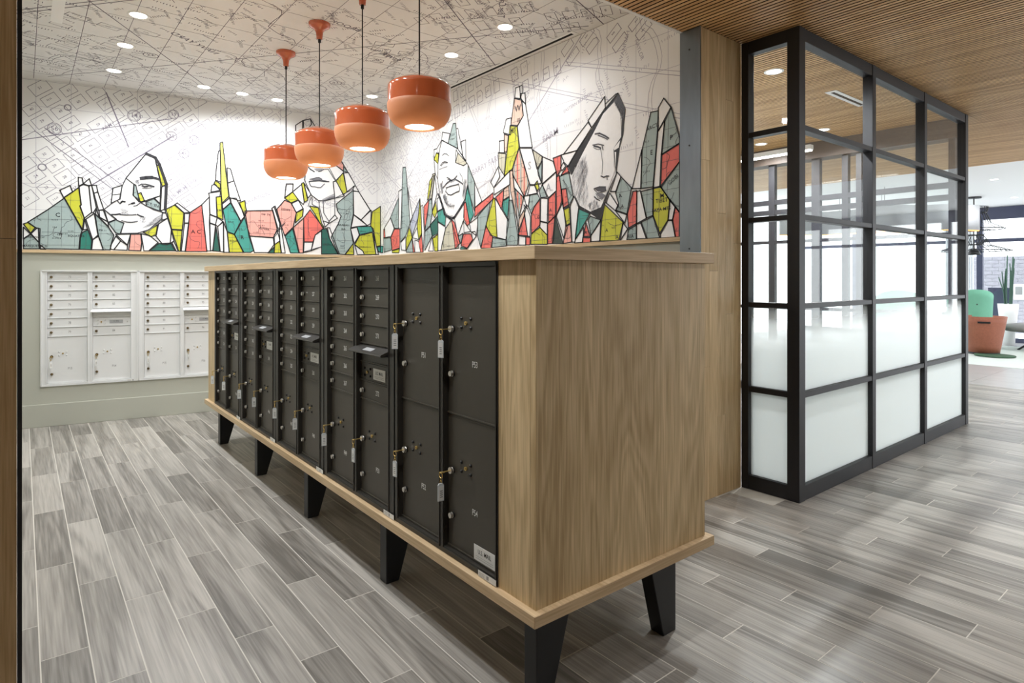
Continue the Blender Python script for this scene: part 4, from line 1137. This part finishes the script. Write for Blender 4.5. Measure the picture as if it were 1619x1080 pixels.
# far return wall of the glass box
WX = 7.66; PALEF = mat('pale_window_frame', (196, 200, 204), .5)
gq = thing('glass_partition', 'dark framed glass wall with a door at the far end of the glass box', 'glass partition', (0, 0, 0))
for y, w in ((2.10, .06), (3.02, .06), (3.17, .07), (3.50, .1), (4.08, .08), (5.3, .08), (6.5, .08)): MB().box(WX, WX + .07, y, y + w, 0, 3.0, BLACKM).build('post', gq)
for za, zb in ((0, .1), (1.10, 1.14), (1.95, 1.99), (2.33, 2.39), (2.46, 2.52), (3.0, ZS - .001)):
    MB().box(WX + .004, WX + .066, GY0 + .09, 7.0, za, zb, BLACKM).build('frame_bar', gq)
ys = [2.16, 3.02, 3.17, 3.5, 4.08, 5.3, 6.5, 7.0]
for i in range(len(ys) - 1): pane('pane', gq, GLASSC, WX + .03, WX + .036, ys[i], ys[i + 1], .1, 3.0)
MB().box(WX - .04, WX + .2, GY0 + .09, 8.2, 2.98, ZS - .001, mat('dark_bulkhead', (74, 62, 54), .6)).build('trim_6', label='dark ceiling beam over the far glass wall', kind='structure')
w2 = thing('window_added', 'pale framed window wall added for daylight at the back of the glass box room', 'window', (0, 7.0, 0), kind='structure')  # added in place of a plain wall so the room behind the glass is bright
for x in (4.03, 5.2, 6.4, 7.6, 8.8, 10.0, 11.14): MB().box(x, x + .06, 0, .1, 0, ZS, PALEF).build('mullion', w2)
for za, zb in ((0, .12), (2.2, 2.26), (3.0, ZS)): MB().box(4.03, 11.2, .01, .09, za, zb, PALEF).build('rail', w2)
for x in (4.09, 5.26, 6.46, 7.66, 8.86, 10.06): MB().box(x, x + 1.11, .04, .046, .12, 3.0, GLASSC).build('pane', w2)
# white meeting table in the glass box
tb = thing('meeting_table', 'long white table inside the glass box behind the frosted panes', 'table', (6.0, 3.3, 0))
bevel(MB().box(-1.1, 1.1, -.5, .5, .72, .76, WHITE).build('table_top', tb), .006)
for sx in (-.95, .95):
    for sy in (-.4, .4): MB().box(sx - .03, sx + .03, sy - .03, sy + .03, 0, .72, WHITE).build('leg', tb)
# linear lamp in the office
ll = thing('linear_lamp', 'glowing linear pendant lamp under the slat ceiling in the glass box', 'lamp', (6.5, 3.65, 2.86), R(90))
MB().box(-.6, .6, -.035, .035, 0, .05, WHITE).build('housing', ll); MB().box(-.59, .59, -.03, .03, -.012, 0, LAMPON).build('diffuser', ll)
for sx in (-.5, .5): MB().cyl((sx, 0, .05), (sx, 0, ZS - 2.86), .003, CORD, 6).build('cable', ll)

# ================================================================== lobby beyond
NAVY = mat('navy_frame', (62, 66, 88), .45); PALE = mat('pale_wall', (235, 238, 242), .6)
SX = 18.0
sf = thing('window_1', 'dark blue framed lobby window wall with transom', 'window', (SX, 0, 0), kind='structure')
MB().box(0, .12, -6, 9, 2.9, ZS, NAVY).build('header', sf)
for y, w in ((-4.2, .2), (-1.2, .2), (1.6, .2), (3.22, .22), (4.38, .12), (5.6, .14), (7.2, .14)): MB().box(0, .12, y, y + w, 0, 2.9, NAVY).build('mullion', sf)
for za, zb in ((0, .1), (2.36, 2.44)): MB().box(.01, .11, -6, 9, za, zb, NAVY).build('rail', sf)
ys = [-6, -4.0, -1.0, 1.8, 3.3, 4.44, 5.67, 7.27, 9]
for i in range(8): pane('pane', sf, GLASSC, .05, .06, ys[i], ys[i + 1], .1, 2.9)
# neighbour's brick wall outside
bw = thing('brick_wall', 'grey brick wall outside the lobby window', 'wall', (21.0, 4.15, 0))
MB().box(0, .3, -.8, 1.55, 0, 2.1, mat('mortar', (186, 186, 192), .9)).build('backing', bw)
bk = MB().box(-.012, 0, .005, .275, .004, .092, mat('grey_brick', (150, 149, 158), .85, noise=.2, scale=9)).mesh('brick')
for r in range(21):
    for c in range(9):
        y = -.8 + (r % 2) * .14 + c * .28 - .14
        if -.8 <= y < 1.3: ob('brick', bk, bw, (0, y, r * .1))
MB().box(20.0, 20.1, 4.25, 4.75, 0, 1.25, mat('navy_panel', (40, 42, 66), .6)).build('planter_box', label='dark navy box outside the lobby window beside the brick wall', cat='box')
MB().box(19.92, 19.94, 3.98, 4.2, .95, 1.35, WHITE).box(19.915, 19.92, 4.02, 4.16, 1.08, 1.28, GINK).build('notice', label='small white notice outside the lobby window', cat='sign')
cu = MB()
for k in range(26):
    y = 4.5 + k * .022; cu.prism([(y, .004), (y + .02, .004), (y + .02, 2.88), (y, 2.88)], SX - .25 + .03 * (k % 2), SX - .22 + .03 * (k % 2), PALE, axis=0)
cu.build('curtain', label='sheer white curtain hanging beside the lobby window', cat='curtain')
# orange leather tub chair seen from behind
def shell(name, parent, r0, r1, h0, h1, m, a0=-140, a1=140, th=.05, top=0.0, seg=28):
    """curved tapering shell around z, open at the front"""
    b = MB(); n = 6; P = []
    for i in range(seg + 1):
        a = R(a0 + (a1 - a0) * i / seg); e = abs(a) / R(max(abs(a0), a1)); hh = h1 - top * e ** 2
        P.append([(a, r0 + (r1 - r0) * k / n, h0 + (hh - h0) * k / n) for k in range(n + 1)])
    def vid(i, k, s): return (i * (n + 1) + k) * 2 + s
    for row in P:
        for a, r, z in row:
            for s in (0, 1): b.v.append(((r - th * s) * math.cos(a), (r - th * s) * math.sin(a), z))
    i0 = b.mi(m)
    for i in range(seg):
        for k in range(n):
            b.f.append([vid(i, k, 0), vid(i + 1, k, 0), vid(i + 1, k + 1, 0), vid(i, k + 1, 0)]); b.f.append([vid(i, k, 1), vid(i, k + 1, 1), vid(i + 1, k + 1, 1), vid(i + 1, k, 1)]); b.m += [i0, i0]
        b.f.append([vid(i, n, 0), vid(i + 1, n, 0), vid(i + 1, n, 1), vid(i, n, 1)]); b.f.append([vid(i, 0, 1), vid(i + 1, 0, 1), vid(i + 1, 0, 0), vid(i, 0, 0)]); b.m += [i0, i0]
    for i in (0, seg):
        for k in range(n):
            q = [vid(i, k, 0), vid(i, k + 1, 0), vid(i, k + 1, 1), vid(i, k, 1)]; b.f.append(q if i == 0 else q[::-1]); b.m.append(i0)
    return b.build(name, parent, True)
LEATH = mat('orange_tweed', (150, 89, 66), .6, noise=.28, scale=40, bump=.3)
tc = thing('tub_chair', 'orange tub chair with a black slot handle in its back, in the lobby', 'chair', (14.9, 3.62, .003), R(196))
shell('back_shell', tc, .27, .385, .04, .745, LEATH, -150, 150, .05, .0)
MB().lathe([(.22, .04), (.25, .30), (.31, .43), (.0, .45)], LEATH, seg=28, cap0=True).build('seat', tc, True)
MB().lathe([(.27, 0), (.27, .04)], BLACK, seg=28, cap0=True, cap1=True).build('base', tc)
MB().box(.372, .392, -.1, .1, .62, .655, BLACK).build('handle', tc)
GREEN = mat('mint_fabric', (112, 176, 148), .8, noise=.06, scale=12)
def lounge(x, y, rz, label):
    c = thing('lounge_chair', label, 'chair', (x, y, .003), rz, 'mint green lounge chairs in the lobby')
    shell('backrest', c, .40, .43, .42, 1.26, GREEN, -80, 80, .13, .2)
    bevel(MB().box(-.38, .34, -.36, .36, .28, .46, GREEN).build('seat_cushion', c), .07, 4)
    for sy in (-1, 1): bevel(MB().box(-.32, .3, sy * .40 - .06, sy * .40 + .06, .26, .62, GREEN).build('armrest', c), .05, 3)
    for sx in (-.3, .28):
        for sy in (-.34, .34): MB().cyl((sx, sy, 0), (sx * .9, sy * .9, .29), .015, BLACK, 8).build('leg', c)
    MB().cyl((.42, 0, .95), (.28, 0, .95), .014, BLACK, 10).build('button', c)
lounge(15.9, 4.12, R(215), 'mint green lounge chair just behind the orange tub chair')
lounge(13.98, 4.81, R(200), 'mint green lounge chair left of the first, seen through the far glass panes')
# grey cushioned lounge seat, plant, rug
dz = thing('ottoman', 'grey cushioned low seat on crossed black legs at the right edge', 'ottoman', (16.6, 3.0, .003))
MB().lathe([(.2, .36), (.62, .38), (.75, .44), (.72, .5), (.4, .545), (.0, .55)], mat('grey_velvet', (120, 118, 116), .7), seg=32, cap0=True).build('cushion', dz, True)
for a in (45, 135, 225, 315): MB().cyl((.5 * math.cos(R(a)), .5 * math.sin(R(a)), 0), (.1 * math.cos(R(a + 180)), .1 * math.sin(R(a + 180)), .37), .02, BLACK, 8).build('leg', dz)
vs = thing('potted_plant', 'tall white vase with long thin green reeds by the lobby window', 'plant', (17.2, 3.72, 0))
MB().lathe([(.12, .0), (.135, .3), (.17, .7), (.19, .93), (.175, .93), (.16, .72), (.01, .7)], WHITE, seg=28, cap0=True).build('vase', vs, True)
random.seed(4); REED = mat('reed_green', (58, 92, 76), .6)
for k in range(16):
    a = random.uniform(0, 6.28); d = random.uniform(.02, .2); h = random.uniform(1.5, 2.05)
    MB().tube([(.05 * math.cos(a), .05 * math.sin(a), .72), (.08 * math.cos(a), .08 * math.sin(a), 1.2), (d * math.cos(a), d * math.sin(a), h)], .011, REED, 5).build('reed', vs, True)
MB().box(12.9, 17.0, 2.6, 6.0, .0005, .003, mat('pale_rug', (206, 214, 208), .95, noise=.08, scale=30)).build('rug', label='pale rug under the lobby seats', cat='rug')
MB().lathe([(.32, .012), (.32, .03), (.0, .031)], mat('dark_green_mat', (58, 92, 66), .8), (14.55, 3.35, 0), 28, True).build('floor_mat', True and None, label='small round dark green mat in front of the orange tub chair', cat='mat')
# wavy felt pendant lamps
FELT = mat('grey_felt', (188, 189, 191), .85, noise=.08, scale=60); WARM = mat('warm_strip', (255, 190, 110), emit=(255, 168, 70, 3))
def wave(pts, z0, z1, label):
    w = thing('ribbon_lamp', label, 'pendant lamp', (pts[0][0], pts[0][1], 0), 0, 'wavy grey felt lamps in the lobby')
    q = []
    for k in range(len(pts) - 1):
        for t in range(10): q.append((pts[k], pts[k + 1], t / 10, k))
    P = []
    for k in range(0, 10 * (len(pts) - 1) + 1):
        s = k / 10; i = min(int(s), len(pts) - 2); t = s - i; p0, p1, p2, p3 = pts[max(i - 1, 0)], pts[i], pts[i + 1], pts[min(i + 2, len(pts) - 1)]
        P.append(tuple(.5 * (2 * p1[c] + (p2[c] - p0[c]) * t + (2 * p0[c] - 5 * p1[c] + 4 * p2[c] - p3[c]) * t * t + (3 * p1[c] - p0[c] - 3 * p2[c] + p3[c]) * t ** 3) - pts[0][c] for c in (0, 1)))
    def band(za, zb, th, m, nm):
        b = MB(); i0 = b.mi(m); K = len(P)
        for k, (x, y) in enumerate(P):
            a, c = P[max(k - 1, 0)], P[min(k + 1, K - 1)]; dx, dy = c[0] - a[0], c[1] - a[1]; l = math.hypot(dx, dy); nx, ny = -dy / l * th, dx / l * th
            b.v += [(x - nx, y - ny, za), (x + nx, y + ny, za), (x + nx, y + ny, zb), (x - nx, y - ny, zb)]
        for k in range(K - 1):
            for j in range(4): b.f.append([4 * k + j, 4 * k + (j + 1) % 4, 4 * k + 4 + (j + 1) % 4, 4 * k + 4 + j]); b.m.append(i0)
        b.f += [[3, 2, 1, 0], [4 * K - 4 + j for j in range(4)]]; b.m += [i0, i0]
        return b.build(nm, w, True)
    band(z0, z1, .03, FELT, 'felt_shade'); band(z0 - .012, z0, .02, WARM, 'light_strip')
    for k in (5, len(P) // 2, len(P) - 6): MB().cyl((P[k][0], P[k][1], z1), (P[k][0], P[k][1], ZS + .009), .004, CORD, 6).build('cable', w)
wave([(13.7, 3.4), (13.1, 3.65), (12.9, 4.05), (12.5, 4.3), (12.5, 4.7)], 2.38, 2.84, 'near wavy grey felt lamp with a warm lower edge, beside the wire lamp')
wave([(13.9, 4.75), (13.3, 5.3), (13.2, 6.0), (12.6, 6.6)], 2.42, 2.9, 'far wavy grey felt lamp with a warm lower edge, seen through the glass')
# wire pendant
wl = thing('wire_lamp', 'tiered black wire pendant lamp hanging in the lobby', 'pendant lamp', (15.5, 3.92, 0))
MB().cyl((0, 0, ZS - .02), (0, 0, ZS + .01), .13, BLACK, 20).build('canopy', wl); MB().cyl((0, 0, 2.05), (0, 0, ZS - .02), .012, BLACK, 8).build('stem', wl)
def tier(r0, z0, r1, z1, n, nm):
    b = MB()
    for r, z in ((r0, z0), (r1, z1)): b.tube([(r * math.cos(2 * math.pi * k / 32), r * math.sin(2 * math.pi * k / 32), z) for k in range(32)], .009, BLACK, 5, True)
    for k in range(n):
        a = 2 * math.pi * k / n; mid = (r0 * .72 + r1 * .28, z0 * .35 + z1 * .65)
        b.tube([(r0 * math.cos(a), r0 * math.sin(a), z0), (mid[0] * math.cos(a), mid[0] * math.sin(a), mid[1]), (r1 * math.cos(a), r1 * math.sin(a), z1)], .0055, BLACK, 4)
    b.build(nm, wl)
tier(.24, 2.98, .21, 2.86, 30, 'wire_tier'); tier(.21, 2.86, .52, 2.52, 26, 'wire_tier'); tier(.28, 2.5, .14, 2.2, 26, 'wire_tier'); tier(.16, 2.4, .63, 2.07, 30, 'wire_tier')
MB().lathe([(.06, 2.12), (.09, 2.06), (.13, 1.99), (.12, 1.99), (.05, 2.1)], BLACK, seg=24).build('bell_shade', wl, True)
MB().lathe([(.001, 2.0), (.115, 2.0)][::-1], LAMPON, seg=20).build('bulb', wl)
for k, (x, y) in enumerate(((13.0, 3.0), (16.2, 3.4), (12.2, 2.2))): downlight(x, y, ZS + .01, 90, 'recessed downlight added in the white lobby ceiling to brighten it, %s' % ('middle', 'farthest', 'nearest')[k], 'added downlights in the lobby ceiling')  # extra ceiling lamps, added to brighten the lobby
